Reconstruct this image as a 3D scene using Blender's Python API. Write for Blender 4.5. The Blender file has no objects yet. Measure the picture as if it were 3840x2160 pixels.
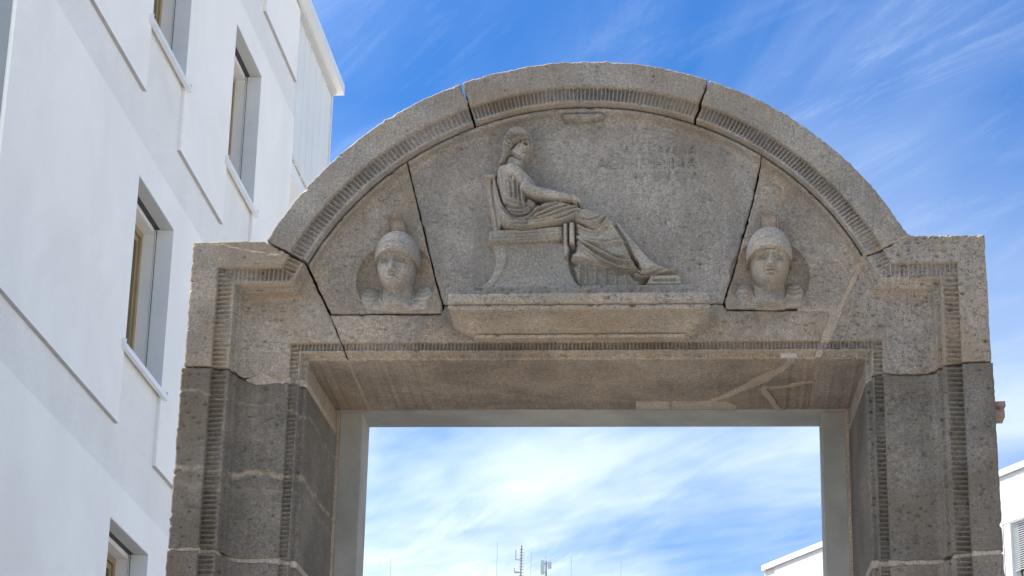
import bpy, bmesh, math, random
import numpy as np

# ------------------------------------------------------------------ camera, sky, sun, exposure
scene = bpy.context.scene
col = scene.collection
R = math.radians
cam_data = bpy.data.cameras.new('camera')
cam_data.sensor_width = 36.0
cam_data.lens = 81.4561
cam_data.clip_start = 0.1
cam_data.clip_end = 3000.0
cam = bpy.data.objects.new('camera', cam_data)
col.objects.link(cam)
cam.location = (0.5414, -11.0000, 1.6000)
cam.rotation_euler = (1.930457, -0.021268, 0.073996)
scene.camera = cam

SUN_EL, SUN_AZ = R(52.0), R(-68.0)          # azimuth from +Y towards +X
world = bpy.data.worlds.new('World')
scene.world = world
world.use_nodes = True

def build_world():
    nt = world.node_tree; N = nt.nodes; Lk = nt.links
    N.clear()
    out = N.new('ShaderNodeOutputWorld'); bg = N.new('ShaderNodeBackground')
    bg.inputs[1].default_value = 0.10
    Lk.new(bg.outputs[0], out.inputs[0])
    sky = N.new('ShaderNodeTexSky'); sky.sky_type = 'NISHITA'; sky.sun_disc = False
    sky.sun_elevation = SUN_EL; sky.sun_rotation = SUN_AZ
    sky.air_density = 1.0; sky.dust_density = 0.2; sky.ozone_density = 3.0
    hs = N.new('ShaderNodeHueSaturation'); hs.inputs['Saturation'].default_value = 1.35
    hs.inputs['Value'].default_value = 1.0
    Lk.new(sky.outputs[0], hs.inputs['Color'])
    tint = N.new('ShaderNodeMix'); tint.data_type = 'RGBA'; tint.blend_type = 'MULTIPLY'; tint.inputs['Factor'].default_value = 1.0
    Lk.new(hs.outputs[0], tint.inputs['A']); tint.inputs['B'].default_value = (0.20, 0.535, 0.72, 1)
    tc = N.new('ShaderNodeTexCoord'); sep = N.new('ShaderNodeSeparateXYZ')
    Lk.new(tc.outputs['Generated'], sep.inputs[0])
    def math_(op, a, b=None, clamp=False):
        m = N.new('ShaderNodeMath'); m.operation = op; m.use_clamp = clamp
        for i, v in enumerate((a, b)):
            if v is None: continue
            if isinstance(v, (int, float)): m.inputs[i].default_value = v
            else: Lk.new(v, m.inputs[i])
        return m.outputs[0]
    zc = math_('MAXIMUM', sep.outputs[2], 0.0)
    zc = math_('ADD', zc, 0.06)
    px = math_('DIVIDE', sep.outputs[0], zc); py = math_('DIVIDE', sep.outputs[1], zc)
    cmb = N.new('ShaderNodeCombineXYZ'); Lk.new(px, cmb.inputs[0]); Lk.new(py, cmb.inputs[1])
    def layer(th, sa, sb, detail, rough, dist, lo, hi, seed):
        # brush strokes running along direction th of the cloud deck: sa along, sb across
        c_, s_ = math.cos(R(th)), math.sin(R(th))
        al = math_('ADD', math_('MULTIPLY', px, c_*sa), math_('MULTIPLY', py, s_*sa))
        ac = math_('ADD', math_('MULTIPLY', px, -s_*sb), math_('MULTIPLY', py, c_*sb))
        cb = N.new('ShaderNodeCombineXYZ'); Lk.new(al, cb.inputs[0]); Lk.new(ac, cb.inputs[1]); cb.inputs[2].default_value = seed
        n = N.new('ShaderNodeTexNoise'); n.inputs['Scale'].default_value = 1.0; n.inputs['Detail'].default_value = detail
        n.inputs['Roughness'].default_value = rough; n.inputs['Distortion'].default_value = dist
        Lk.new(cb.outputs[0], n.inputs['Vector'])
        r = N.new('ShaderNodeMapRange'); r.interpolation_type = 'SMOOTHSTEP'
        r.inputs['From Min'].default_value = lo; r.inputs['From Max'].default_value = hi
        Lk.new(n.outputs['Fac'], r.inputs['Value'])
        return r.outputs['Result']
    broad = layer(-70, 0.35, 1.0, 3, 0.5, 0.4, 0.41, 0.70, 15.2)
    streak = layer(-68, 0.50, 2.6, 5, 0.60, 0.8, 0.38, 0.78, 2.2)
    wisps = layer(-57, 1.7, 6.5, 10, 0.74, 1.9, 0.47, 0.70, 11.7)
    bank = layer(-40, 0.6, 1.1, 5, 0.6, 0.8, 0.30, 0.62, 41.2)
    veil = math_('MULTIPLY', math_('MULTIPLY', math_('SUBTRACT', py, 1.85, clamp=True), 0.62), bank, clamp=True)
    a = math_('MULTIPLY', broad, 0.50)
    b = math_('MULTIPLY', streak, math_('ADD', math_('MULTIPLY', broad, 0.50), 0.12))
    c = math_('MULTIPLY', wisps, math_('ADD', math_('MULTIPLY', broad, 0.42), 0.05))
    fac = math_('ADD', math_('ADD', a, b), math_('ADD', c, math_('ADD', math_('MINIMUM', veil, 0.50), 0.03)))
    fac = math_('MINIMUM', fac, 0.92)
    mix = N.new('ShaderNodeMix'); mix.data_type = 'RGBA'
    Lk.new(fac, mix.inputs['Factor']); Lk.new(tint.outputs['Result'], mix.inputs['A'])
    # thin ice cloud scatters forward: brighter towards the sun
    nd = N.new('ShaderNodeVectorMath'); nd.operation = 'NORMALIZE'; Lk.new(tc.outputs['Generated'], nd.inputs[0])
    vd = N.new('ShaderNodeVectorMath'); vd.operation = 'DOT_PRODUCT'
    Lk.new(nd.outputs['Vector'], vd.inputs[0]); vd.inputs[1].default_value = (math.sin(SUN_AZ)*math.cos(SUN_EL), math.cos(SUN_AZ)*math.cos(SUN_EL), math.sin(SUN_EL))
    ph = math_('POWER', math_('MAXIMUM', vd.outputs['Value'], 0.0), 6.0)
    br = math_('ADD', math_('MULTIPLY', ph, 12.0), 1.0)
    cl = N.new('ShaderNodeVectorMath'); cl.operation = 'SCALE'; cl.inputs[0].default_value = (5.25, 5.70, 6.00); Lk.new(br, cl.inputs['Scale'])
    Lk.new(cl.outputs['Vector'], mix.inputs['B'])
    Lk.new(mix.outputs['Result'], bg.inputs[0])
build_world()

sun_data = bpy.data.lights.new('sun', 'SUN')
sun_data.energy = 5.0; sun_data.angle = R(0.5); sun_data.color = (1.0, 0.95, 0.88)
sun = bpy.data.objects.new('sun', sun_data); col.objects.link(sun)
sun.location = (-30, 12, 40)
from mathutils import Vector, Matrix
_sd = Vector((math.sin(SUN_AZ)*math.cos(SUN_EL), math.cos(SUN_AZ)*math.cos(SUN_EL), math.sin(SUN_EL)))
sun.rotation_euler = _sd.to_track_quat('Z', 'Y').to_euler()

vs = scene.view_settings
vs.view_transform = 'Standard'; vs.look = 'None'; vs.gamma = 1.0; vs.use_curve_mapping = False
vs.exposure = 1.17
scene.cycles.use_denoising = True
scene.cycles.max_bounces = 7
scene.cycles.diffuse_bounces = 5
scene.cycles.sample_clamp_indirect = 6.0

# ------------------------------------------------------------------ helpers
rng = np.random.default_rng(11)
random.seed(4)

def tag(o, label=None, cat=None, group=None, kind=None):
    if label: o['label'] = label
    if cat: o['category'] = cat
    if group: o['group'] = group
    if kind: o['kind'] = kind
    return o

def empty(name, loc=(0, 0, 0)):
    o = bpy.data.objects.new(name, None); col.objects.link(o); o.location = loc
    o.empty_display_size = 0.2
    return o

def link(name, me, mat, parent=None):
    o = bpy.data.objects.new(name, me); col.objects.link(o)
    if mat is not None: me.materials.append(mat)
    if parent is not None:
        o.parent = parent
        base = parent
        acc = Vector((0, 0, 0))
        while base is not None:
            acc += Vector(base.location); base = base.parent
        o.location = -acc          # meshes are written in world metres
    return o

def mesh_np(name, verts, quads, smooth=None):
    """verts (n,3), quads (m,4) -> mesh; smooth = bool array per face"""
    me = bpy.data.meshes.new(name)
    nv, nf = len(verts), len(quads)
    me.vertices.add(nv); me.vertices.foreach_set('co', np.ascontiguousarray(verts, np.float32).ravel())
    me.loops.add(nf*4); me.loops.foreach_set('vertex_index', np.ascontiguousarray(quads, np.int32).ravel())
    me.polygons.add(nf)
    me.polygons.foreach_set('loop_start', np.arange(0, nf*4, 4, dtype=np.int32))
    me.polygons.foreach_set('loop_total', np.full(nf, 4, np.int32))
    if smooth is not None: me.polygons.foreach_set('use_smooth', smooth)
    me.update(calc_edges=True); me.validate()
    return me

def box_mesh(name, boxes, bevel=0.0):
    """boxes: list of (x0,x1,y0,y1,z0,z1)"""
    bm = bmesh.new()
    for (x0, x1, y0, y1, z0, z1) in boxes:
        r = bmesh.ops.create_cube(bm, size=1.0)
        for v in r['verts']:
            v.co = Vector(((x0+x1)/2+v.co.x*(x1-x0), (y0+y1)/2+v.co.y*(y1-y0), (z0+z1)/2+v.co.z*(z1-z0)))
    if bevel > 0:
        bmesh.ops.bevel(bm, geom=bm.edges[:], offset=bevel, segments=2, affect='EDGES', profile=0.5)
    me = bpy.data.meshes.new(name); bm.to_mesh(me); bm.free()
    return me

def prism_mesh(name, poly, axis_pt):
    """poly: list of 2-D points; axis_pt(p, s) -> 3-D for s in 0,1"""
    bm = bmesh.new()
    a = [bm.verts.new(axis_pt(p, 0)) for p in poly]; b = [bm.verts.new(axis_pt(p, 1)) for p in poly]
    bm.faces.new(a); bm.faces.new(b[::-1])
    n = len(poly)
    for i in range(n): bm.faces.new((a[i], b[i], b[(i+1) % n], a[(i+1) % n]))
    bmesh.ops.recalc_face_normals(bm, faces=bm.faces[:])
    me = bpy.data.meshes.new(name); bm.to_mesh(me); bm.free()
    return me

def tube_mesh(name, pts, r, seg=8):
    bm = bmesh.new()
    for p, q in zip(pts[:-1], pts[1:]):
        p = Vector(p); q = Vector(q); d = q-p
        rr = bmesh.ops.create_cone(bm, cap_ends=True, segments=seg, radius1=r, radius2=r, depth=d.length)
        m = Matrix.Translation((p+q)/2) @ d.to_track_quat('Z', 'Y').to_matrix().to_4x4()
        bmesh.ops.transform(bm, matrix=m, verts=rr['verts'])
    me = bpy.data.meshes.new(name); bm.to_mesh(me); bm.free()
    return me

# ---- numpy field helpers
_LAT = rng.random((256, 256))
def vnoise(x, z, s, o=0.0):
    x = np.asarray(x)/s+37.7+o*13.1; z = np.asarray(z)/s+91.3+o*7.7
    xi = np.floor(x).astype(int); zi = np.floor(z).astype(int); fx = x-xi; fz = z-zi
    fx = fx*fx*(3-2*fx); fz = fz*fz*(3-2*fz)
    L = lambda a, b: _LAT[a & 255, b & 255]
    return (L(xi, zi)*(1-fx)+L(xi+1, zi)*fx)*(1-fz)+(L(xi, zi+1)*(1-fx)+L(xi+1, zi+1)*fx)*fz-0.5

def inside(poly, X, Z):
    r = np.zeros(X.shape, bool)
    n = len(poly)
    for i in range(n):
        x0, z0 = poly[i]; x1, z1 = poly[(i+1) % n]
        if z0 == z1: continue
        c = ((z0 > Z) != (z1 > Z)) & (X < (x1-x0)*(Z-z0)/(z1-z0)+x0)
        r ^= c
    return r

def seg_near(poly, X, Z, closed=True):
    """distance and nearest point to the polyline"""
    best = np.full(X.shape, 1e9); bx = X.copy(); bz = Z.copy()
    n = len(poly)
    for i in range(n if closed else n-1):
        x0, z0 = poly[i]; x1, z1 = poly[(i+1) % n]
        dx, dz = x1-x0, z1-z0; L2 = dx*dx+dz*dz
        if L2 < 1e-12: continue
        t = np.clip(((X-x0)*dx+(Z-z0)*dz)/L2, 0, 1)
        qx = x0+t*dx; qz = z0+t*dz
        d = (X-qx)**2+(Z-qz)**2
        m = d < best
        best = np.where(m, d, best); bx = np.where(m, qx, bx); bz = np.where(m, qz, bz)
    return np.sqrt(best), bx, bz

def sstep(a, b, x):
    t = np.clip((x-a)/(b-a), 0, 1)
    return t*t*(3-2*t)

def rough_poly(poly, amp=0.003, seg=0.02, chip=0.0, seed=0):
    """subdivide the outline and wear it"""
    g = np.random.default_rng(seed)
    out = []
    n = len(poly)
    for i in range(n):
        a = np.array(poly[i], float); b = np.array(poly[(i+1) % n], float)
        L = np.hypot(*(b-a)); k = max(1, int(L/seg)); d = (b-a)/max(L, 1e-9); nn = np.array([d[1], -d[0]])
        for j in range(k):
            t = j/k; p = a+(b-a)*t
            if j == 0: out.append(tuple(p)); continue
            o = g.normal(0, amp*0.45)+amp*1.2*float(vnoise(p[0]*1.0+seed, p[1]*1.0, 0.07))
            if chip and g.random() < 0.05: o += g.choice([-1, 1])*chip*g.random()
            out.append(tuple(p+nn*o))
    return out

def grid_faces(mask):
    """cells (nx-1,nz-1) -> quads over the (nx,nz) vertex grid, normal towards -Y"""
    nx, nz = mask.shape[0]+1, mask.shape[1]+1
    idx = np.arange(nx*nz).reshape(nx, nz)
    i, j = np.nonzero(mask)
    return idx, np.stack([idx[i, j], idx[i+1, j], idx[i+1, j+1], idx[i, j+1]], 1)

def boundary_edges(mask, idx):
    P = np.pad(mask, 1)
    E = []
    c = P[1:-1, 1:-1]
    i, j = np.nonzero(c & ~P[1:-1, :-2]); E.append(np.stack([idx[i, j], idx[i+1, j]], 1))        # bottom
    i, j = np.nonzero(c & ~P[2:, 1:-1]); E.append(np.stack([idx[i+1, j], idx[i+1, j+1]], 1))     # right
    i, j = np.nonzero(c & ~P[1:-1, 2:]); E.append(np.stack([idx[i+1, j+1], idx[i, j+1]], 1))     # top
    i, j = np.nonzero(c & ~P[:-2, 1:-1]); E.append(np.stack([idx[i, j+1], idx[i, j]], 1))        # left
    return np.concatenate(E)

def sheet(name, X, Z, Y, mask, mat, parent, back=None, bk=None, cap=None):
    """front surface y=Y over the masked cells, side walls to y=back"""
    idx, F = grid_faces(mask)
    V = np.stack([X.ravel(), Y.ravel(), Z.ravel()], 1)
    faces = [F]; smooth = [np.ones(len(F), bool)]
    nv = len(V)
    allV = [V]
    if back is not None:
        E = boundary_edges(mask, idx)
        u, inv = np.unique(E, return_inverse=True); inv = inv.reshape(E.shape)
        A = V[u].copy()
        B = V[u].copy(); B[:, 1] = back
        if bk is not None: B = bk(B)
        # a middle ring keeps side faces from being needles only where they are long
        allV += [A, B]
        na = nv; nb = nv+len(u)
        S = np.stack([na+inv[:, 1], na+inv[:, 0], nb+inv[:, 0], nb+inv[:, 1]], 1)
        faces.append(S); smooth.append(np.zeros(len(S), bool))
        nv += 2*len(u)
    V = np.concatenate(allV); Fq = np.concatenate(faces); sm = np.concatenate(smooth)
    used, inv = np.unique(Fq, return_inverse=True)
    me = mesh_np(name, V[used], inv.reshape(Fq.shape), sm)
    return link(name, me, mat, parent)

def back_cap(parent, poly, y, mat, name='rear_face', bk=None):
    P = np.array([(x, y, z) for x, z in poly], float)
    if bk is not None: P = bk(P)
    me = bpy.data.meshes.new(name)
    me.from_pydata([tuple(p) for p in P], [], [list(range(len(P)))])
    return link(name, me, mat, parent)

# ------------------------------------------------------------------ materials
def new_mat(name):
    m = bpy.data.materials.new(name); m.use_nodes = True
    nt = m.node_tree
    b = nt.nodes['Principled BSDF']
    return m, nt, nt.nodes, nt.links, b

def nodes_util(nt):
    N, Lk = nt.nodes, nt.links
    tc = N.new('ShaderNodeTexCoord')
    def put(sock, v):
        if hasattr(v, 'is_output') or isinstance(v, bpy.types.NodeSocket): Lk.new(v, sock)
        else: sock.default_value = v
    def mp(scale=(1, 1, 1), rot=(0, 0, 0), loc=(0, 0, 0)):
        m = N.new('ShaderNodeMapping'); m.inputs['Scale'].default_value = scale
        m.inputs['Rotation'].default_value = rot; m.inputs['Location'].default_value = loc
        Lk.new(tc.outputs['Object'], m.inputs[0]); return m.outputs[0]
    def noise(vec, scale, detail=4, rough=0.55, dist=0.0):
        n = N.new('ShaderNodeTexNoise'); n.inputs['Scale'].default_value = scale; n.inputs['Detail'].default_value = detail
        n.inputs['Roughness'].default_value = rough; n.inputs['Distortion'].default_value = dist
        Lk.new(vec, n.inputs['Vector']); return n.outputs['Fac']
    def vor(vec, scale, feature='F1', rnd=1.0):
        n = N.new('ShaderNodeTexVoronoi'); n.feature = feature; n.inputs['Scale'].default_value = scale
        n.inputs['Randomness'].default_value = rnd
        Lk.new(vec, n.inputs['Vector']); return n.outputs['Distance']
    def rng_(v, a, b, c=0.0, d=1.0, smooth=True):
        r = N.new('ShaderNodeMapRange'); r.interpolation_type = 'SMOOTHSTEP' if smooth else 'LINEAR'
        r.inputs['From Min'].default_value = a; r.inputs['From Max'].default_value = b
        r.inputs['To Min'].default_value = c; r.inputs['To Max'].default_value = d
        Lk.new(v, r.inputs['Value']); return r.outputs['Result']
    def ma(op, a, b=None):
        m = N.new('ShaderNodeMath'); m.operation = op
        put(m.inputs[0], a)
        if b is not None: put(m.inputs[1], b)
        return m.outputs[0]
    def mix(f, a, b, mode='MIX'):
        m = N.new('ShaderNodeMix'); m.data_type = 'RGBA'; m.blend_type = mode
        put(m.inputs['Factor'], f); put(m.inputs['A'], a); put(m.inputs['B'], b); return m.outputs['Result']
    def sep(vec):
        s = N.new('ShaderNodeSeparateXYZ'); Lk.new(vec, s.inputs[0]); return s.outputs
    return tc, mp, noise, vor, rng_, ma, mix, sep

def rgba(c, k=1.0): return (c[0]*k, c[1]*k, c[2]*k, 1.0)

def stone_mat(name, c, seed=0.0, pits=0.5, comb=(120, 6, 6), comb_amt=0.2, veins=(), warm=0.35, contrast=1.0, bump=0.5):
    m, nt, N, Lk, b = new_mat(name)
    tc, mp, noise, vor, rg, ma, mix, sep = nodes_util(nt)
    P = mp(loc=(seed*3.1, seed*1.7, seed*2.3))
    n1 = noise(P, 2.2, 6, 0.6, 0.4); n2 = noise(P, 11.0, 5, 0.65); n3 = noise(P, 70.0, 4, 0.7); n4 = noise(P, 190.0, 3, 0.7)
    col_ = mix(rg(n1, 0.32, 0.70), rgba(c, 1-0.26*contrast), rgba(c, 1+0.18*contrast))
    w = (c[0]*1.20, c[1]*1.03, c[2]*0.84)
    col_ = mix(ma('MULTIPLY', rg(n2, 0.45, 0.75), warm), col_, rgba(w))
    cool = (c[0]*0.86, c[1]*0.93, c[2]*1.02)
    col_ = mix(ma('MULTIPLY', rg(noise(mp(loc=(seed+9, 4, 2)), 4.0, 5, 0.6), 0.5, 0.75), 0.55), col_, rgba(cool))
    # grain: light and dark mineral specks
    col_ = mix(1.0, col_, mix(rg(n3, 0.28, 0.72, smooth=False), rgba((1, 1, 1), 0.64), rgba((1, 1, 1), 1.36)), 'MULTIPLY')
    col_ = mix(1.0, col_, mix(rg(n4, 0.28, 0.72, smooth=False), rgba((1, 1, 1), 0.50), rgba((1, 1, 1), 1.52)), 'MULTIPLY')
    # old stains: brown patches and rain runs
    sb = noise(mp(loc=(seed*1.3+5, seed, 3)), 1.3, 6, 0.62, 0.8)
    col_ = mix(ma('MULTIPLY', rg(sb, 0.46, 0.66), 0.55), col_, rgba((c[0]*0.86, c[1]*0.74, c[2]*0.60)))
    rn = noise(mp(scale=(11, 11, 0.9), loc=(seed, 2, seed)), 1.0, 5, 0.6)
    col_ = mix(ma('MULTIPLY', rg(rn, 0.50, 0.72), 0.38), col_, rgba((c[0]*0.66, c[1]*0.66, c[2]*0.66)))
    # combed tooling
    st = noise(mp(scale=comb, loc=(seed, 0, 0)), 1.0, 3, 0.6)
    stm = rg(noise(P, 3.0, 3, 0.5), 0.35, 0.6)
    col_ = mix(ma('MULTIPLY', stm, comb_amt), col_, mix(rg(st, 0.3, 0.7), rgba((1, 1, 1), 0.55), rgba((1, 1, 1), 1.5)), 'MULTIPLY')
    # open pores
    pv = vor(mp(scale=(1, 1, 1.7), loc=(seed, seed, 0)), 62.0)
    pm = rg(noise(P, 5.0, 4, 0.6), 0.60-0.25*pits, 0.74-0.18*pits)
    pn = rg(noise(P, 45.0, 2, 0.5), 0.46, 0.60)
    pit = ma('MULTIPLY', ma('MULTIPLY', rg(pv, 0.16, 0.34, 1.0, 0.0), pm), pn)
    pit = ma('MULTIPLY', pit, min(1.0, pits*1.5))
    col_ = mix(pit, col_, rgba(c, 0.22))
    # mineral bands
    for (zv, slope, wd, amt) in veins:
        o = sep(tc.outputs['Object'])
        wav = ma('MULTIPLY', ma('SUBTRACT', noise(P, 5.0, 5, 0.65), 0.5), 0.16)
        d = ma('ABSOLUTE', ma('ADD', ma('ADD', ma('SUBTRACT', o[2], zv), ma('MULTIPLY', o[0], slope)), wav))
        v = ma('MULTIPLY', rg(d, 0.0, wd, 1.0, 0.0), ma('MULTIPLY', rg(noise(P, 14.0, 4, 0.7), 0.35, 0.6), amt))
        col_ = mix(v, col_, rgba((c[0]*2.4, c[1]*2.2, c[2]*1.9)))
    Lk.new(col_, b.inputs['Base Color'])
    b.inputs['Roughness'].default_value = 0.92
    b.inputs['Specular IOR Level'].default_value = 0.25
    h = ma('ADD', ma('MULTIPLY', n3, 0.5), ma('MULTIPLY', n4, 0.35))
    h = ma('ADD', h, ma('MULTIPLY', st, 0.5*comb_amt/0.2*0.5))
    h = ma('SUBTRACT', h, ma('MULTIPLY', pit, 1.6))
    bp = N.new('ShaderNodeBump'); bp.inputs['Strength'].default_value = bump; bp.inputs['Distance'].default_value = 0.006
    Lk.new(h, bp.inputs['Height']); Lk.new(bp.outputs[0], b.inputs['Normal'])
    return m

def plain_mat(name, c, rough=0.6, metal=0.0, nscale=8.0, amt=0.08, bscale=0.0, bdist=0.002, bstr=0.4):
    m, nt, N, Lk, b = new_mat(name)
    tc, mp, noise, vor, rg, ma, mix, sep = nodes_util(nt)
    P = mp()
    n = noise(P, nscale, 6, 0.6)
    Lk.new(mix(rg(n, 0.3, 0.7), rgba(c, 1-amt), rgba(c, 1+amt)), b.inputs['Base Color'])
    b.inputs['Roughness'].default_value = rough; b.inputs['Metallic'].default_value = metal
    if bscale:
        bp = N.new('ShaderNodeBump'); bp.inputs['Strength'].default_value = bstr; bp.inputs['Distance'].default_value = bdist
        Lk.new(noise(P, bscale, 4, 0.6), bp.inputs['Height']); Lk.new(bp.outputs[0], b.inputs['Normal'])
    return m

def plaster_mat(name, c, grain, bdist, streak=0.05):
    m, nt, N, Lk, b = new_mat(name)
    tc, mp, noise, vor, rg, ma, mix, sep = nodes_util(nt)
    P = mp()
    n1 = noise(P, 0.9, 6, 0.6, 0.6); n2 = noise(mp(scale=(3, 3, 0.5)), 1.2, 5, 0.6)
    g = noise(P, grain, 5, 0.7)
    k = mix(rg(n1, 0.3, 0.7), rgba(c, 0.95), rgba(c, 1.03))
    k = mix(ma('MULTIPLY', rg(n2, 0.5, 0.8), streak*4), k, rgba((c[0]*.9, c[1]*.91, c[2]*.93)))
    k = mix(1.0, k, mix(rg(g, 0.25, 0.75, smooth=False), rgba((1, 1, 1), 0.95), rgba((1, 1, 1), 1.035)), 'MULTIPLY')
    Lk.new(k, b.inputs['Base Color']); b.inputs['Roughness'].default_value = 0.9
    b.inputs['Specular IOR Level'].default_value = 0.2
    bp = N.new('ShaderNodeBump'); bp.inputs['Strength'].default_value = 0.5; bp.inputs['Distance'].default_value = bdist
    Lk.new(g, bp.inputs['Height']); Lk.new(bp.outputs[0], b.inputs['Normal'])
    return m

C_UP = (0.285, 0.245, 0.212)
M = {}
M['arch'] = stone_mat('stone_arch', (0.278, 0.244, 0.208), 1.0, 0.35, (90, 8, 8), 0.22)
M['ear_left'] = stone_mat('stone_ear_left', (0.301, 0.253, 0.201), 2.0, 0.40, (8, 8, 140), 0.22, warm=0.5, veins=((5.80, 0.10, 0.006, 0.7),))
M['ear_right'] = stone_mat('stone_ear_right', (0.300, 0.257, 0.214), 3.0, 0.95, (110, 8, 8), 0.22)
M['tymp'] = stone_mat('stone_tympanum', (0.273, 0.241, 0.208), 4.0, 0.45, (150, 10, 10), 0.18)
M['tymp_side'] = stone_mat('stone_tympanum_side', (0.291, 0.247, 0.201), 5.0, 0.30, (60, 8, 60), 0.25, warm=0.5)
M['relief'] = stone_mat('stone_relief', (0.321, 0.284, 0.241), 6.0, 0.25, (60, 10, 60), 0.08, warm=0.45, bump=0.35)
M['lintel'] = stone_mat('stone_lintel', (0.270, 0.223, 0.176), 7.0, 0.35, (120, 10, 10), 0.2, warm=0.6, contrast=1.3)
M['shelf'] = stone_mat('stone_shelf', (0.349, 0.299, 0.245), 8.0, 0.6, (10, 10, 90), 0.2, warm=0.6)
M['jamb'] = stone_mat('stone_jamb', (0.164, 0.141, 0.116), 9.0, 0.30, (8, 8, 150), 0.25, warm=0.25, contrast=1.1,
                      veins=((4.80, 0.0, 0.022, 0.75), (4.93, 0.14, 0.010, 0.55), (4.72, 0.0, 0.03, 0.25)))
M['jamb_low'] = stone_mat('stone_jamb_low', (0.167, 0.139, 0.116), 10.0, 0.40, (120, 8, 8), 0.25, warm=0.3)
M['jamb_r'] = stone_mat('stone_jamb_right', (0.160, 0.139, 0.117), 12.0, 0.40, (8, 8, 150), 0.28, warm=0.2, contrast=1.1,
                      veins=((4.78, -0.05, 0.008, 0.25),))
M['crest'] = stone_mat('stone_crest', (0.302, 0.242, 0.196), 13.0, 0.5, (60, 8, 60), 0.1, warm=0.6)
M['mortar'] = stone_mat('mortar', (0.36, 0.300, 0.240), 14.0, 0.15, (40, 40, 40), 0.05, warm=0.3, contrast=0.6, bump=0.35)
M['letters'] = stone_mat('stone_letter_dust', (0.35, 0.33, 0.305), 15.0, 0.1, (40, 40, 40), 0.05)
M['core'] = stone_mat('deep_joint_mortar', (0.12, 0.105, 0.09), 17.0, 0.2, (40, 40, 40), 0.05)
M['tape'] = plain_mat('pale_patch', (0.42, 0.42, 0.40), 0.6)
M['concrete'] = plain_mat('concrete', (0.31, 0.30, 0.27), 0.85, 0.0, 2.2, 0.20, 90.0, 0.001, 0.3)
M['plaster'] = plaster_mat('smooth_white_plaster', (0.90, 0.875, 0.835), 90.0, 0.0030)
M['plaster_rough'] = plaster_mat('rough_white_plaster', (0.85, 0.825, 0.79), 30.0, 0.030, 0.03)
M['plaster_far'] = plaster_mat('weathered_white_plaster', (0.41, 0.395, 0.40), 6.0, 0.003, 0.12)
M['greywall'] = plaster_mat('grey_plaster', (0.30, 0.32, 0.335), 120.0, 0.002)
M['white_metal'] = plain_mat('white_metal', (0.80, 0.81, 0.81), 0.35, 0.0, 3, 0.02)
M['grey_metal'] = plain_mat('light_grey_metal', (0.55, 0.555, 0.55), 0.4, 0.0, 3, 0.03)
M['jamb_liner'] = plain_mat('reveal_grey_paint', (0.86, 0.86, 0.85), 0.5, 0.0, 4, 0.03)
M['jamb_liner_in'] = plain_mat('reveal_white_paint', (0.90, 0.88, 0.85), 0.5, 0.0, 4, 0.03)
M['gold'] = plain_mat('gold_anodised_frame', (0.42, 0.31, 0.16), 0.38, 0.25, 6, 0.06)
M['edge_shade'] = plain_mat('edge_shade_strip', (0.40, 0.39, 0.39), 0.6)  # grey of the added strips, stands in for shade on panel undersides
M['dark'] = plain_mat('dark_gap', (0.05, 0.05, 0.052), 0.7)
M['glass'] = plain_mat('window_glass', (0.03, 0.035, 0.04), 0.06, 0.0, 2, 0.05)
M['cladding'] = plain_mat('white_cladding', (0.87, 0.87, 0.86), 0.5, 0.0, 2, 0.02)
M['galv'] = plain_mat('galvanised_steel', (0.33, 0.34, 0.34), 0.5, 0.4, 20, 0.1)
M['copper'] = plain_mat('reddish_mast', (0.30, 0.22, 0.19), 0.6, 0.0, 20, 0.1)
M['panel'] = plain_mat('antenna_plastic', (0.46, 0.52, 0.50), 0.5, 0.0, 5, 0.04)
M['slat'] = plain_mat('blind_slat', (0.62, 0.63, 0.65), 0.4, 0.0, 3, 0.03)
M['timber'] = plain_mat('reddish_timber', (0.30, 0.215, 0.175), 0.8, 0.0, 30, 0.3, 60.0)
M['roof'] = plain_mat('flat_roof', (0.25, 0.25, 0.25), 0.9)

def ground_mat():
    m, nt, N, Lk, b = new_mat('paving')
    tc, mp, noise, vor, rg, ma, mix, sep = nodes_util(nt)
    P = mp()
    br = N.new('ShaderNodeTexBrick'); br.inputs['Scale'].default_value = 2.0; br.inputs['Mortar Size'].default_value = 0.01
    br.inputs['Color1'].default_value = (0.32, 0.295, 0.265, 1); br.inputs['Color2'].default_value = (0.28, 0.26, 0.235, 1)
    br.inputs['Mortar'].default_value = (0.16, 0.15, 0.14, 1); Lk.new(P, br.inputs['Vector'])
    k = mix(1.0, br.outputs['Color'], mix(rg(noise(P, 1.5, 6, 0.6), 0.3, 0.7), rgba((1, 1, 1), 0.85), rgba((1, 1, 1), 1.1)), 'MULTIPLY')
    Lk.new(k, b.inputs['Base Color']); b.inputs['Roughness'].default_value = 0.85
    return m
M['ground'] = ground_mat()

# ------------------------------------------------------------------ the ground
me = bpy.data.meshes.new('ground')
me.from_pydata([(-800, -800, 0), (800, -800, 0), (800, 1200, 0), (-800, 1200, 0)], [], [(0, 1, 2, 3)])
tag(link('ground', me, M['ground']), kind='structure')

# ------------------------------------------------------------------ the stone gateway
gate = empty('stone_gateway', (0, 0, 0))
tag(gate, 'weathered brown-grey stone gateway with rounded pediment, carved seated woman and helmeted heads', 'gateway')

CZ = 5.180                          # arch centre height
R_EXT, R_FLUTE, R_LIP = 1.845, 1.700, 1.608
HW, EAR_Z = 2.026, 6.016            # half width, shoulder height
FX, FZ = 1.886, 5.877               # outer edge of the ribbed moulding
OX, OZ = 1.420, 5.420               # clear opening
PANEL, BACK = 0.120, 1.000

DISH = ((-0.977, 5.842, 0.205), (0.946, 5.848, 0.204))

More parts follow.
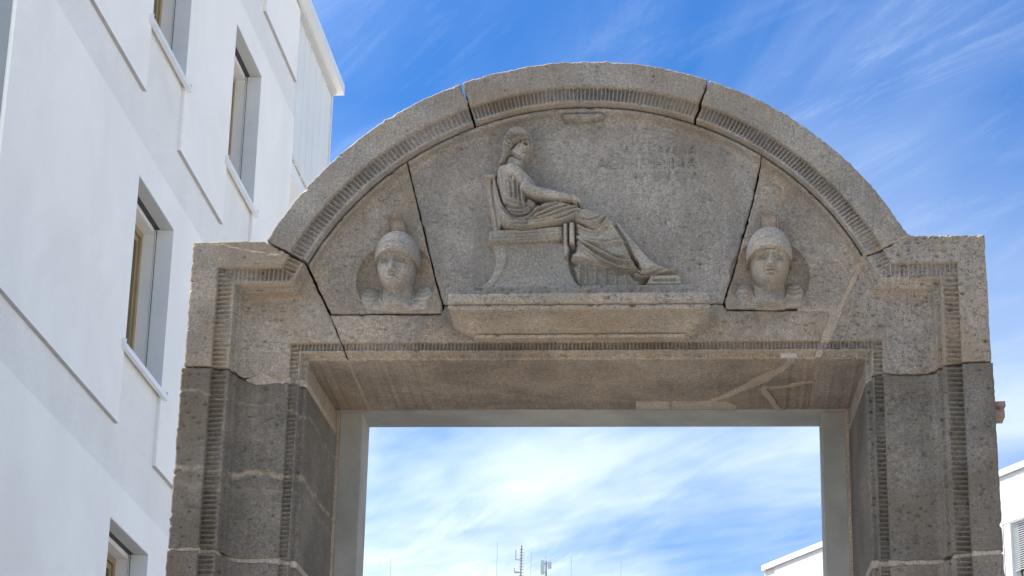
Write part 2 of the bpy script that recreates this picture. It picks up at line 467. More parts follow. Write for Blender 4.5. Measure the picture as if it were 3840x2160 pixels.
def gate_depth(X, Z):
    ax = np.abs(X)
    rr = np.hypot(X, Z-CZ)
    dr = np.minimum(FX-ax, FZ-Z)
    dc = np.where(Z > CZ+0.3, R_FLUTE-rr, -1.0)
    d = np.maximum(dr, dc)
    # running coordinate of the ribs
    horiz = (FZ-Z) < (FX-ax)
    ang = np.arctan2(X, Z-CZ)*R_FLUTE
    pa = np.where(X < -0.62, 0.0255, 0.0212)
    ph = np.where(dc > dr, ang/pa, np.where(horiz, X/0.0225, Z/0.0252))
    ph = ph+0.16*vnoise(X, Z, 0.11, 5)+0.08*vnoise(X, Z, 0.03, 8)
    groove = sstep(0.20, 0.95, np.abs(np.sin(np.pi*ph)))
    wear = np.clip(0.85+0.9*vnoise(X, Z, 0.16, 3), 0.35, 1.15)
    fw = 0.075
    t = np.clip(d/fw, 0, 1)
    y = np.zeros_like(X)
    flute = 0.018-0.006*t+0.0215*groove*wear*np.sqrt(np.clip(1-(1.15*t-0.15)**4, 0, 1))
    y = np.where(d > 0, flute, y)
    y = np.where(d > fw, 0.012, y)
    y = np.where(d > 0.092, 0.054, y)
    tc_ = np.clip((d-0.118)/0.036, 0, 1)
    y = np.where(d > 0.118, 0.066+(PANEL-0.066)*np.sqrt(np.clip(1-(1-tc_)**2, 0, 1)), y)
    # inner architrave round the opening
    e = np.maximum(ax-OX, Z-OZ)
    eh = (Z-OZ) > (ax-OX)
    ph2 = np.where(eh, X/0.0194, Z/0.0235)+0.14*vnoise(X, Z, 0.10, 6)+0.06*vnoise(X, Z, 0.03, 9)
    g2 = sstep(0.20, 0.95, np.abs(np.sin(np.pi*ph2)))
    t2 = np.clip((e-0.040)/0.043, 0, 1)
    fl2 = 0.126+0.006*t2+0.0190*g2*wear
    inner = e < 0.083
    y = np.where(inner, fl2, y)
    y = np.where(e < 0.040, 0.122, y)
    y = np.where(e < 0.029, 0.165, y)
    # round sinkings behind the two heads
    for (cx, cz, cr) in DISH:
        q = np.hypot(X-cx, Z-cz)/cr
        y = y+np.where(q < 1, 0.055*np.sqrt(np.clip(1-q**3, 0, 1))*sstep(cz-0.19, cz-0.02, Z), 0)
    return y

def letter_strokes(ch):
    a = np.linspace(0, 1, 9)
    arc = lambda cx, cz, rx, rz, t0, t1, n=11: [(cx+rx*math.cos(R(t)), cz+rz*math.sin(R(t))) for t in np.linspace(t0, t1, n)]
    return {'A': [[(0, 0), (.5, 1), (1, 0)], [(.2, .33), (.8, .33)]], 'V': [[(0, 1), (.5, 0), (1, 1)]], 'I': [[(.5, 0), (.5, 1)]],
            'L': [[(0, 1), (0, 0), (1, 0)]], 'T': [[(0, 1), (1, 1)], [(.5, 1), (.5, 0)]], 'N': [[(0, 0), (0, 1), (1, 0), (1, 1)]],
            'C': [arc(.55, .5, .55, .5, 45, 315)], 'G': [arc(.52, .5, .52, .5, 45, 330), [(.55, .42), (1, .42)]],
            'D': [[(0, 0), (0, 1)], [(0, 1)]+arc(.2, .5, .8, .5, 90, -90)+[(0, 0)]],
            'P': [[(0, 0), (0, 1), (.5, 1)]+arc(.5, .7, .5, .3, 90, -90)+[(0, .4)]],
            'R': [[(0, 0), (0, 1), (.5, 1)]+arc(.5, .7, .5, .3, 90, -90)+[(0, .4)], [(.5, .4), (1, 0)]],
            'S': [arc(.5, .75, .45, .25, 40, 270, 9)+arc(.5, .25, .45, .25, 90, -140, 9)[1:]]}[ch]

DATA = {'hair': [(-0.456,6.45),(-0.445,6.479),(-0.438,6.507),(-0.436,6.54),(-0.435,6.578),(-0.431,6.601),(-0.425,6.618),(-0.412,6.642),(-0.395,6.661),(-0.376,6.67),(-0.341,6.67),(-0.314,6.657),(-0.292,6.638),(-0.278,6.616),(-0.276,6.59),(-0.281,6.576),(-0.3,6.583),(-0.326,6.584),(-0.352,6.579),(-0.367,6.563),(-0.386,6.544),(-0.395,6.53),(-0.395,6.511),(-0.411,6.506),(-0.417,6.488),(-0.419,6.469),(-0.436,6.457)],
 'face': [(-0.367,6.567),(-0.35,6.584),(-0.324,6.588),(-0.291,6.586),(-0.282,6.578),(-0.285,6.559),(-0.289,6.548),(-0.288,6.533),(-0.297,6.528),(-0.295,6.517),(-0.301,6.508),(-0.3,6.498),(-0.309,6.489),(-0.324,6.482),(-0.346,6.487),(-0.366,6.499),(-0.385,6.516),(-0.394,6.525),(-0.386,6.544)],
 'neck': [(-0.423,6.464),(-0.411,6.506),(-0.386,6.52),(-0.355,6.501),(-0.32,6.487),(-0.322,6.468),(-0.33,6.444),(-0.353,6.435),(-0.397,6.447)],
 'torso': [(-0.463,6.369),(-0.46,6.414),(-0.453,6.445),(-0.427,6.459),(-0.399,6.46),(-0.36,6.447),(-0.322,6.416),(-0.29,6.39),(-0.27,6.367),(-0.244,6.336),(-0.257,6.319),(-0.288,6.289),(-0.303,6.241),(-0.308,6.2),(-0.349,6.183),(-0.393,6.194),(-0.419,6.222),(-0.436,6.276),(-0.45,6.328)],
 'waist': [(-0.436,6.263),(-0.287,6.275),(-0.23,6.227),(-0.267,6.186),(-0.294,6.151),(-0.348,6.148),(-0.38,6.168),(-0.412,6.204)],
 'sleeve': [(-0.405,6.441),(-0.36,6.444),(-0.322,6.412),(-0.289,6.381),(-0.27,6.343),(-0.257,6.319),(-0.288,6.302),(-0.306,6.268),(-0.308,6.214),(-0.337,6.207),(-0.344,6.275),(-0.371,6.351),(-0.401,6.393)],
 'lap': [(-0.457,6.222),(-0.435,6.246),(-0.412,6.211),(-0.38,6.174),(-0.348,6.153),(-0.295,6.159),(-0.273,6.196),(-0.23,6.23),(-0.161,6.246),(-0.104,6.239),(-0.034,6.213),(-0.017,6.209),(0.031,6.2),(0.068,6.18),(0.116,6.165),(0.143,6.145),(0.161,6.117),(0.143,6.097),(0.106,6.074),(0.047,6.058),(0.003,6.079),(-0.039,6.115),(-0.05,6.135),(-0.052,6.137),(-0.112,6.119),(-0.19,6.104),(-0.268,6.086),(-0.328,6.08),(-0.378,6.087),(-0.416,6.099),(-0.442,6.137),(-0.453,6.181)],
 'skirt': [(-0.054,6.131),(-0.039,6.135),(0.032,6.13),(0.117,6.161),(0.143,6.145),(0.161,6.117),(0.202,6.041),(0.221,6.005),(0.239,5.954),(0.258,5.91),(0.269,5.883),(0.298,5.863),(0.283,5.851),(0.247,5.859),(0.181,5.867),(0.089,5.884),(0.026,5.896),(-0.029,5.906),(-0.062,5.917),(-0.075,5.936),(-0.066,5.96),(-0.044,5.972)],
 'foot': [(0.283,5.922),(0.338,5.933),(0.382,5.901),(0.422,5.885),(0.477,5.883),(0.486,5.871),(0.4,5.86),(0.36,5.845),(0.309,5.841),(0.265,5.867)],
 'sole': [(0.36,5.85),(0.408,5.866),(0.486,5.871),(0.487,5.832),(0.342,5.83)],
 'swirl': [(0.247,5.863),(0.283,5.855),(0.305,5.851),(0.371,5.854),(0.342,5.831),(0.313,5.817),(0.283,5.822),(0.258,5.839)],
 'hem': [(-0.066,5.913),(0.026,5.9),(0.181,5.873),(0.239,5.865),(0.262,5.835),(0.291,5.816),(0.318,5.812),(0.243,5.775),(-0.024,5.777),(-0.046,5.849)],
 'f00': [16,6,(-0.432,6.228),(-0.406,6.198),(-0.374,6.167),(-0.342,6.146),(-0.294,6.142),(-0.279,6.162),(-0.235,6.193)],
 'f01': [10,6,(-0.412,6.215),(-0.374,6.177),(-0.329,6.163),(-0.285,6.173),(-0.229,6.203),(-0.192,6.226),(-0.145,6.243)],
 'f02': [10,6,(-0.254,6.152),(-0.191,6.182),(-0.129,6.209),(-0.079,6.215),(-0.034,6.208)],
 'f03': [10,6,(-0.235,6.142),(-0.175,6.161),(-0.113,6.185),(-0.06,6.204),(-0.019,6.207)],
 'f04': [11,6,(-0.284,6.118),(-0.206,6.135),(-0.128,6.151),(-0.065,6.177),(-0.022,6.194)],
 'f05': [10,6,(-0.366,6.102),(-0.315,6.095),(-0.253,6.111),(-0.175,6.124),(-0.096,6.137),(-0.04,6.164)],
 'f06': [9,6,(-0.229,6.196),(-0.176,6.219),(-0.129,6.226),(-0.091,6.225)],
 'f07': [8,5,(-0.396,6.344),(-0.385,6.276)],
 'f08': [12,6,(-0.371,6.368),(-0.366,6.262)],
 'f09': [9,5,(-0.352,6.344),(-0.339,6.241)],
 'f10': [7,5,(-0.384,6.365),(-0.376,6.289)],
 'f11': [10,6,(-0.413,6.245),(-0.381,6.218),(-0.343,6.207),(-0.318,6.21)],
 'f12': [10,6,(-0.4,6.208),(-0.365,6.19),(-0.324,6.193),(-0.286,6.21)],
 'f13': [14,7,(-0.323,6.32),(-0.327,6.275),(-0.311,6.214)],
 'f14': [9,6,(-0.304,6.319),(-0.311,6.296),(-0.297,6.272)],
 'f15': [8,6,(-0.354,6.437),(-0.302,6.392),(-0.27,6.364)],
 'f16': [6,6,(-0.333,6.368),(-0.32,6.337)],
 'f17': [15,7,(-0.039,6.133),(-0.005,6.113),(0.032,6.108),(0.069,6.118),(0.106,6.146),(0.117,6.161)],
 'f18': [15,7,(-0.038,6.107),(-0.005,6.083),(0.04,6.064),(0.069,6.068),(0.099,6.09),(0.12,6.133)],
 'f19': [12,7,(-0.045,6.051),(-0.004,6.031),(0.04,6.011),(0.107,6.0),(0.165,6.01),(0.21,6.017)],
 'f20': [16,7,(-0.045,6.043),(-0.004,6.011),(0.051,5.979),(0.107,5.943),(0.162,5.915),(0.21,5.901),(0.261,5.9)],
 'f21': [14,7,(-0.041,6.019),(0.004,5.979),(0.056,5.935),(0.107,5.903),(0.181,5.877),(0.261,5.867)],
 'f22': [6,6,(0.166,5.938),(0.232,5.942)],
 'f23': [8,6,(-0.062,5.917),(-0.029,5.908),(0.026,5.896),(0.089,5.886),(0.181,5.869)],
 'f24': [5,6,(0.121,6.05),(0.106,6.026)],
 'f25': [5,6,(0.143,6.077),(0.158,6.041)],
 'f26': [18,6,(0.25,5.855),(0.283,5.827),(0.32,5.825),(0.364,5.846),(0.408,5.862),(0.473,5.871)],
 'f27': [12,6,(0.265,5.867),(0.298,5.847),(0.335,5.849),(0.364,5.862)],
 'f28': [7,9,(0.008,5.896),(0.007,5.782)],
 'f29': [7,9,(0.056,5.888),(0.057,5.782)],
 'f30': [7,9,(0.107,5.876),(0.11,5.782)],
 'f31': [7,9,(0.163,5.868),(0.163,5.781)],
 'f32': [7,9,(0.21,5.855),(0.218,5.781)],
 'f33': [6,9,(-0.025,5.9),(-0.027,5.783)],
 'f34': [8,8,(0.232,5.851),(0.247,5.804),(0.24,5.779)],
 'f35': [-16,8,(0.16,6.105),(0.202,6.037),(0.228,5.985),(0.254,5.914),(0.283,5.871)],
 'f36': [-10,8,(-0.461,6.404),(-0.446,6.318),(-0.429,6.249)],
 'f37': [-8,8,(-0.279,6.333),(-0.3,6.289),(-0.306,6.241)],
 'f38': [7,6,(-0.3,6.579),(-0.295,6.562),(-0.29,6.543),(-0.291,6.533)],
 'f39': [8,6,(-0.322,6.576),(-0.306,6.576),(-0.291,6.578)],
 'f40': [-12,7,(-0.315,6.567),(-0.308,6.56)],
 'f41': [-7,4,(-0.32,6.51),(-0.301,6.512)],
 'f42': [5,5,(-0.318,6.517),(-0.299,6.519)],
 'f43': [6,5,(-0.316,6.505),(-0.303,6.504)],
 'f44': [6,9,(-0.4,6.573),(-0.374,6.577),(-0.352,6.591),(-0.326,6.595),(-0.287,6.588)],
 'f45': [10,7,(-0.386,6.554),(-0.39,6.535),(-0.394,6.53)],
 'c_forearm': [125,(-0.304,6.309,0.0336),(-0.25,6.285,0.032),(-0.177,6.269,0.0269),(-0.104,6.256,0.0177),(-0.073,6.25,0.014)],
 'c_hand': [112,(-0.076,6.252,0.0159),(-0.054,6.245,0.0128),(-0.038,6.238,0.0073)],
 'c_finger0': [104,(-0.054,6.255,0.0049),(-0.024,6.238,0.0034)],
 'c_finger1': [100,(-0.054,6.248,0.0049),(-0.019,6.23,0.0034)],
 'c_finger2': [96,(-0.057,6.242,0.0049),(-0.022,6.223,0.0034)],
 'c_finger3': [92,(-0.066,6.239,0.0049),(-0.041,6.223,0.0034)],
 'c_uparm': [118,(-0.385,6.417,0.0397),(-0.333,6.368,0.0381),(-0.294,6.313,0.0342)],
 'c_shank': [75,(0.169,6.097,0.026),(0.209,6.041,0.0267),(0.261,5.969,0.0296),(0.309,5.91,0.0296),(0.338,5.882,0.0252)],
 'th_back': [(-0.527,6.412),(-0.466,6.414),(-0.465,6.388),(-0.489,6.388),(-0.479,6.285),(-0.457,6.172),(-0.443,6.094),(-0.471,6.093),(-0.484,6.166),(-0.511,6.299),(-0.525,6.389)],
 'th_cap': [(-0.528,6.412),(-0.462,6.414),(-0.462,6.386),(-0.526,6.385)],
 'th_post': [(-0.489,6.392),(-0.466,6.395),(-0.448,6.326),(-0.434,6.264),(-0.401,6.206),(-0.406,6.148),(-0.437,6.101),(-0.446,6.101),(-0.461,6.189),(-0.479,6.285)],
 'th_seat': [(-0.492,6.084),(-0.445,6.094),(-0.395,6.095),(-0.313,6.089),(-0.219,6.1),(-0.111,6.116),(-0.11,6.038),(-0.183,6.027),(-0.393,6.017),(-0.481,6.016),(-0.495,6.021),(-0.498,6.062)],
 'th_lip': [(-0.498,6.043),(-0.394,6.046),(-0.281,6.053),(-0.11,6.062),(-0.11,6.045),(-0.183,6.038),(-0.393,6.024),(-0.495,6.021)],
 'th_base': [(-0.481,6.025),(-0.4,6.024),(-0.177,6.032),(-0.105,6.032),(-0.079,5.968),(-0.078,5.921),(-0.068,5.87),(-0.044,5.82),(-0.014,5.785),(-0.014,5.775),(-0.531,5.774),(-0.532,5.787),(-0.492,5.827),(-0.468,5.873),(-0.458,5.924),(-0.463,5.971)],
 'th_legL': [(-0.481,6.021),(-0.399,6.021),(-0.392,5.95),(-0.403,5.893),(-0.427,5.84),(-0.463,5.793),(-0.466,5.777),(-0.531,5.774),(-0.532,5.787),(-0.492,5.827),(-0.468,5.873),(-0.458,5.924),(-0.463,5.971)],
 'th_legR': [(-0.177,6.022),(-0.105,6.022),(-0.079,5.968),(-0.078,5.921),(-0.068,5.87),(-0.044,5.82),(-0.014,5.785),(-0.014,5.775),(-0.089,5.774),(-0.095,5.801),(-0.121,5.854),(-0.153,5.915),(-0.173,5.968)],
 'th_armA': [(-0.112,6.119),(-0.083,6.121),(-0.08,5.994),(-0.073,5.981),(-0.079,5.941),(-0.088,5.924),(-0.105,5.929)],
 'th_armB': [(-0.081,6.121),(-0.048,6.122),(-0.045,5.99),(-0.079,5.998)],
 'stool': [(0.34,5.838),(0.473,5.84),(0.497,5.832),(0.502,5.814),(0.505,5.782),(0.313,5.781),(0.327,5.815)],
 'stool_slot': [(0.353,5.814),(0.468,5.816),(0.468,5.8),(0.353,5.799)],
 'plinth': [(-0.596,5.762),(0.552,5.768),(0.553,5.735),(-0.595,5.728)],
 'shelf': [(-0.68,5.695),(0.641,5.699),(0.641,5.641),(-0.678,5.643),(-0.669,5.636),(0.632,5.641),(0.624,5.614),(-0.66,5.609),(-0.528,5.447),(0.506,5.445)],
 'shelfbottom': [(-0.542,5.496),(0.505,5.494),(-0.541,5.478),(0.514,5.488),(-0.674,5.609),(0.636,5.62)],
 'BL_helm': [(-0.973,6.068),(-1.083,5.92),(-0.852,5.937),(-1.075,5.884),(-0.999,5.958),(-0.956,5.959),(-0.867,5.878),(-0.984,6.006)],
 'BL_face': [(-1.063,5.882),(-0.867,5.88),(-0.965,5.772),(-0.987,5.886),(-0.972,5.84),(-0.975,5.813),(-1.026,5.895),(-0.932,5.894)],
 'BL_crest': [(-1.019,6.145),(-0.939,6.144),(-0.908,6.077),(-1.006,6.089)],
 'BL_dish': [(-1.182,5.839),(-1.152,5.945),(-1.102,5.997),(-0.869,6.021),(-0.802,5.956),(-0.772,5.827),(-0.916,5.66),(-1.161,5.766)],
 'BL_sh': [(-1.131,5.787),(-1.063,5.818),(-1.145,5.71),(-0.788,5.807),(-0.855,5.767),(-0.874,5.822),(-0.971,5.663),(-1.054,5.686)],
 'BR_helm': [(0.951,6.073),(0.831,5.931),(1.059,5.947),(0.843,5.886),(0.928,5.969),(0.961,5.968),(1.056,5.893),(0.954,6.018)],
 'BR_face': [(0.846,5.879),(1.052,5.878),(0.948,5.78),(0.951,5.91),(0.948,5.856),(0.947,5.825),(0.905,5.892),(0.992,5.892)],
 'BR_crest': [(0.894,6.149),(0.996,6.148),(0.999,6.088),(0.893,6.085)],
 'BR_dish': [(0.744,5.879),(0.839,6.015),(1.061,6.022),(1.149,5.88),(1.142,5.79),(1.098,5.709),(0.935,5.67),(0.756,5.838)],
 'BR_sh': [(0.751,5.818),(0.848,5.849),(0.768,5.795),(1.082,5.816),(1.101,5.73),(0.946,5.664)],
 'L1': [('L',0.135,6.545,0.162,6.586),('A',0.202,6.544,0.228,6.59),('C',0.28,6.543,0.315,6.584),('L',0.333,6.542,0.359,6.583),('A',0.377,6.542,0.406,6.583),('V',0.412,6.543,0.439,6.586),('D',0.468,6.541,0.497,6.585),('I',0.518,6.54,0.522,6.585),('A',0.542,6.54,0.57,6.584)],
 'L2': [('A',0.068,6.463,0.106,6.517),('G',0.123,6.461,0.17,6.517),('R',0.194,6.461,0.239,6.516),('I',0.265,6.46,0.269,6.516),('P',0.291,6.461,0.338,6.515),('P',0.363,6.46,0.409,6.516),('I',0.43,6.459,0.435,6.514),('N',0.455,6.459,0.509,6.513),('A',0.534,6.461,0.579,6.514)],
 'L3': [('A',0.244,6.393,0.277,6.439),('V',0.279,6.392,0.31,6.438),('G',0.348,6.392,0.39,6.436),('V',0.413,6.391,0.444,6.437),('S',0.466,6.39,0.498,6.436),('T',0.507,6.39,0.541,6.436),('A',0.55,6.391,0.585,6.437)]}

def text_polys():
    out = []
    for ln, amt in (('L1', 0.6), ('L2', 1.0), ('L3', 0.55)):
        for (ch, x0, z0, x1, z1) in DATA[ln]:
            for s in letter_strokes(ch):
                out.append((amt, [(x0+u*(x1-x0), z0+v*(z1-z0)) for u, v in s]))
    return out
TEXT = text_polys()

def stone_block(name, poly, mat, step=0.0036, parent=gate, seed=1, amp=0.0025, chip=0.006, pits=60, pit_r=(0.003, 0.008),
                depth=gate_depth, back=BACK, bk=None, text=False, round_=0.009, noise_k=1.0):
    P = rough_poly(poly, amp, 0.018, chip, seed)
    A = np.array(P)
    x0, z0 = A.min(0)-step; x1, z1 = A.max(0)+step
    xs = np.arange(x0, x1+step, step); zs = np.arange(z0, z1+step, step)
    Xc, Zc = np.meshgrid((xs[:-1]+xs[1:])/2, (zs[:-1]+zs[1:])/2, indexing='ij')
    mask = inside(P, Xc, Zc)
    X, Z = np.meshgrid(xs, zs, indexing='ij')
    # vertices on the rim of the mask are pulled onto the outline
    cnt = np.zeros(X.shape, int)
    cnt[:-1, :-1] += mask; cnt[1:, :-1] += mask; cnt[:-1, 1:] += mask; cnt[1:, 1:] += mask
    rim = (cnt > 0) & (cnt < 4)
    near = cnt > 0
    db = np.full(X.shape, 1.0)
    # distance only where it matters: a band of cells along the rim
    band = rim.copy()
    for _ in range(int(round_/step)+2):
        b2 = band.copy(); b2[1:] |= band[:-1]; b2[:-1] |= band[1:]; b2[:, 1:] |= band[:, :-1]; b2[:, :-1] |= band[:, 1:]
        band = b2
    band &= near
    d, qx, qz = seg_near(P, X[band], Z[band])
    db[band] = d
    QX = X.copy(); QZ = Z.copy(); QX[band] = qx; QZ[band] = qz
    X = np.where(rim, QX, X); Z = np.where(rim, QZ, Z); db[rim] = 0
    Y = depth(X, Z)
    Y = Y+noise_k*(0.006*vnoise(X, Z, 0.23, seed)+0.0030*vnoise(X, Z, 0.05, seed+1)+0.0018*vnoise(X, Z, 0.016, seed+2)+0.0014*vnoise(X, Z, 0.007, seed+3))
    rr = round_*(0.75+0.9*np.clip(vnoise(X, Z, 0.05, seed+4)+0.3, 0, 1))
    Y = Y+0.8*rr*np.clip(1-db/rr, 0, 1)**2
    g = np.random.default_rng(seed+100)
    nx, nz = X.shape
    for _ in range(pits):
        cx = g.uniform(x0, x1); cz = g.uniform(z0, z1); r = g.uniform(*pit_r)*g.choice([0.7, 1, 1, 1.5]); ex = g.uniform(1.0, 2.2)
        i0 = max(0, int((cx-3*r*ex-x0)/step)); i1 = min(nx, int((cx+3*r*ex-x0)/step)+2)
        j0 = max(0, int((cz-3*r-z0)/step)); j1 = min(nz, int((cz+3*r-z0)/step)+2)
        if i1 <= i0 or j1 <= j0: continue
        q = ((X[i0:i1, j0:j1]-cx)/(r*ex))**2+((Z[i0:i1, j0:j1]-cz)/r)**2
        Y[i0:i1, j0:j1] += g.uniform(0.006, 0.014)*np.exp(-q*1.2)
    if text:
        for amt, pl in TEXT:
            xa = [p[0] for p in pl]; za = [p[1] for p in pl]
            i0 = max(0, int((min(xa)-0.02-x0)/step)); i1 = min(nx, int((max(xa)+0.02-x0)/step)+2)
            j0 = max(0, int((min(za)-0.02-z0)/step)); j1 = min(nz, int((max(za)+0.02-z0)/step)+2)
            dd, _, _ = seg_near(pl, X[i0:i1, j0:j1], Z[i0:i1, j0:j1], closed=False)
            Y[i0:i1, j0:j1] = Y[i0:i1, j0:j1]+0.0038*amt*np.exp(-(dd/0.0036)**2)
    o = sheet(name, X, Z, Y, mask, mat, parent, back=back, bk=bk)
    # close the block at the rear
    cap = np.array([(x, back, z) for x, z in P], float)
    if bk is not None: cap = bk(cap)
    bm = bmesh.new(); bm.from_mesh(o.data)
    vsn = [bm.verts.new(tuple(p)) for p in cap]
    try: bm.faces.new(vsn)
    except ValueError: pass
    bm.to_mesh(o.data); bm.free()
    return o

def bk_open(V):
    """the reveals close in a little towards the rear"""
    W = V.copy()
    m = np.abs(V[:, 0]) < 1.46
    m &= V[:, 2] < OZ-0.02
    W[m, 0] = np.sign(V[m, 0])*1.385
    return W

def arc(r, a0, a1, n=40, cx=0.0):
    return [(cx+r*math.sin(t), CZ+r*math.cos(t)) for t in np.linspace(a0, a1, n)]
def angle(p): return math.atan2(p[0], p[1]-CZ)

G = 0.004           # half joint
# joints of the arch ring
J1o, J1i = (-1.641, 6.017), (-1.430, 5.905)
J2o, J2i = (-0.648, 6.890), (-0.579, 6.672)
J3o, J3i = (0.645, 6.908), (0.570, 6.680)
J4o, J4i = (1.648, 6.018), (1.425, 5.925)
def ring(a_o, a_i, b_o, b_i, g0, g1):
    o = arc(R_EXT, angle(a_o)+g0/R_EXT, angle(b_o)-g1/R_EXT, 36)
    i = arc(R_LIP, angle(a_i)+g0/R_LIP, angle(b_i)-g1/R_LIP, 36)
    return o+i[::-1]
stone_block('arch_stone', ring(J1o, J1i, J2o, J2i, 0.006, 0.006), M['arch'], seed=21, amp=0.004, chip=0.012, pits=70)
stone_block('arch_stone', ring(J2o, J2i, J3o, J3i, 0.006, 0.006), M['arch'], seed=22, amp=0.004, chip=0.010, pits=50)
stone_block('arch_stone', ring(J3o, J3i, J4o, J4i, 0.007, 0.010), M['arch'], seed=23, amp=0.004, chip=0.012, pits=50)

# shoulder blocks
earL = [(-HW, 5.332), (-HW, EAR_Z), (-1.655, EAR_Z+0.002), (-1.432, 5.898), (-1.452, 5.946-0.05), (-1.318, 5.655), (-1.222, 5.434), (-1.216, OZ), (-OX, OZ), (-OX, 5.300),
        (-1.506, 5.315), (-1.600, 5.316), (-1.625, 5.335), (-1.655, 5.336), (-1.690, 5.316), (-1.740, 5.312), (-1.800, 5.328), (-1.905, 5.336)]
earL = [(-HW, 5.338), (-HW, EAR_Z), (-1.657, EAR_Z+0.002), (-1.437, 5.898), (-1.315, 5.655), (-1.221, 5.434), (-1.213, OZ), (-OX, OZ), (-OX, 5.302),
        (-1.506, 5.317), (-1.600, 5.318), (-1.628, 5.337), (-1.660, 5.336), (-1.690, 5.318), (-1.740, 5.314), (-1.800, 5.330), (-1.905, 5.338)]
stone_block('corner_block', earL, M['ear_left'], seed=31, amp=0.003, chip=0.006, pits=120, bk=bk_open)
earR = [(1.665, EAR_Z+0.006), (HW, EAR_Z+0.006), (HW, 5.350), (1.900, 5.348), (1.785, 5.333), (1.667, 5.322), (1.550, 5.323), (1.490, 5.331), (OX, 5.306), (OX, OZ), (1.192, OZ),
        (1.222, 5.472), (1.240, 5.500), (1.298, 5.640), (1.345, 5.760), (1.432, 5.912)]
stone_block('corner_block', earR, M['ear_right'], seed=32, amp=0.003, chip=0.008, pits=520, pit_r=(0.003, 0.008), bk=bk_open)

# the three slabs of the pediment field
tjL = [(-0.953, 6.507), (-0.867, 6.221), (-0.768, 5.836), (-0.729, 5.713)]
tjR = [(0.933, 6.519), (0.870, 6.273), (0.783, 5.951), (0.713, 5.712)]
def off(pl, dx): return [(x+dx, z) for x, z in pl]
R_T = R_LIP-0.006
aL = angle((-1.440, 5.915)); aJL = angle(tjL[0]); aJR = angle(tjR[0]); aR = angle((1.428, 5.935))
tympL = arc(R_T, aL, aJL-G/R_T, 30)+off(tjL[1:], -G)+[(-0.732, 5.660), (-1.306, 5.660)]
stone_block('tympanum_slab', tympL, M['tymp_side'], seed=41, pits=90, bk=None)
tympC = arc(R_T, aJL+G/R_T, aJR-G/R_T, 50)+off(tjR[1:], -G)+[(0.700, 5.705), (-0.70, 5.705)]+off(tjL[1:], G)[::-1]
slab = stone_block('tympanum_slab', tympC, M['tymp'], step=0.0033, seed=42, pits=260, pit_r=(0.0025, 0.006), text=True)
tympR = arc(R_T, aJR+G/R_T, aR, 30)+[(1.330, 5.765), (1.282, 5.675), (1.088, 5.676), (0.722, 5.674)]+off(tjR[1:], G)[::-1]
slabR = stone_block('tympanum_slab', tympR, M['tymp_side'], seed=43, pits=110)
slabL = [o for o in gate.children if o.name.startswith('tympanum_slab')][0]

# lintel
lint = [(-1.310, 5.652), (-0.736, 5.650), (-0.715, 5.700), (0.706, 5.698), (0.728, 5.664), (1.080, 5.664), (1.235, 5.660), (1.250, 5.635), (1.182, 5.470), (1.172, OZ), (-1.208, OZ), (-1.214, 5.434)]
stone_block('lintel', lint, M['lintel'], seed=51, pits=160)

# jamb blocks
jl1 = [(-HW-0.012, 5.328), (-1.905, 5.326), (-1.800, 5.318), (-1.743, 5.301), (-1.672, 5.280), (-1.504, 5.290), (-OX, 5.276), (-OX, 4.352), (-1.512, 4.368), (-1.706, 4.364), (-1.782, 4.383), (-1.820, 4.392), (-1.918, 4.392), (-HW-0.012, 4.392)]
stone_block('jamb_block', jl1, M['jamb'], seed=61, amp=0.0025, chip=0.012, pits=160, bk=bk_open)
jr1 = [(OX, 5.296), (1.490, 5.318), (1.548, 5.312), (1.667, 5.312), (1.785, 5.324), (1.898, 5.338), (HW+0.008, 5.340), (HW+0.008, 4.388), (1.892, 4.382), (1.757, 4.370), (1.542, 4.366), (OX, 4.366)]
stone_block('jamb_block', jr1, M['jamb_r'], seed=62, amp=0.0025, chip=0.010, pits=260, bk=bk_open)
jl2 = [(-HW-0.016, 4.378), (-1.820, 4.376), (-1.782, 4.360), (-1.706, 4.345), (-1.512, 4.345), (-OX, 4.332), (-OX, 3.30), (-HW-0.012, 3.30)]
stone_block('jamb_block', jl2, M['jamb_low'], seed=63, amp=0.0025, chip=0.010, pits=120, bk=bk_open)
jr2 = [(OX, 4.340), (1.542, 4.345), (1.757, 4.350), (1.892, 4.362), (HW+0.008, 4.370), (HW+0.010, 3.30), (OX, 3.30)]
stone_block('jamb_block', jr2, M['jamb_low'], seed=64, amp=0.0025, chip=0.010, pits=120, bk=bk_open)
for k, (za, zb) in enumerate(((2.20, 3.29), (1.10, 2.19), (-0.02, 1.09))):
    for s in (-1, 1):
        q = [(s*OX, za), (s*(HW+0.01), za), (s*(HW+0.01), zb), (s*OX, zb)]
        stone_block('jamb_block', q, M['jamb_low'], step=0.009, seed=70+2*k+s, pits=20, bk=bk_open, amp=0.003)

# old mortar deep in the open joints
def joint_core(pl, w, y0=0.26, y1=0.97):
    poly = ribbon(pl, w)
    link('joint_core', prism_mesh('joint_core', poly, lambda p, s: (p[0], y0 if s == 0 else y1, p[1])), M['core'], gate)
def ribbon(pts, w):
    L, Rr = [], []
    for i, p in enumerate(pts):
        a = np.array(pts[max(0, i-1)]); b = np.array(pts[min(len(pts)-1, i+1)]); d = (b-a)/np.hypot(*(b-a)); n = np.array([-d[1], d[0]])
        ww = w[i] if hasattr(w, '__len__') else w
        L.append(tuple(np.array(p)+n*ww)); Rr.append(tuple(np.array(p)-n*ww))
    return L+Rr[::-1]
def lerp2(a, b, t): return (a[0]+(b[0]-a[0])*t, a[1]+(b[1]-a[1])*t)
joint_core([lerp2(J1o, J1i, 0.1), J1i], 0.02)
joint_core([lerp2(J2o, J2i, 0.12), J2i], 0.02)
joint_core([lerp2(J3o, J3i, 0.12), J3i], 0.02)
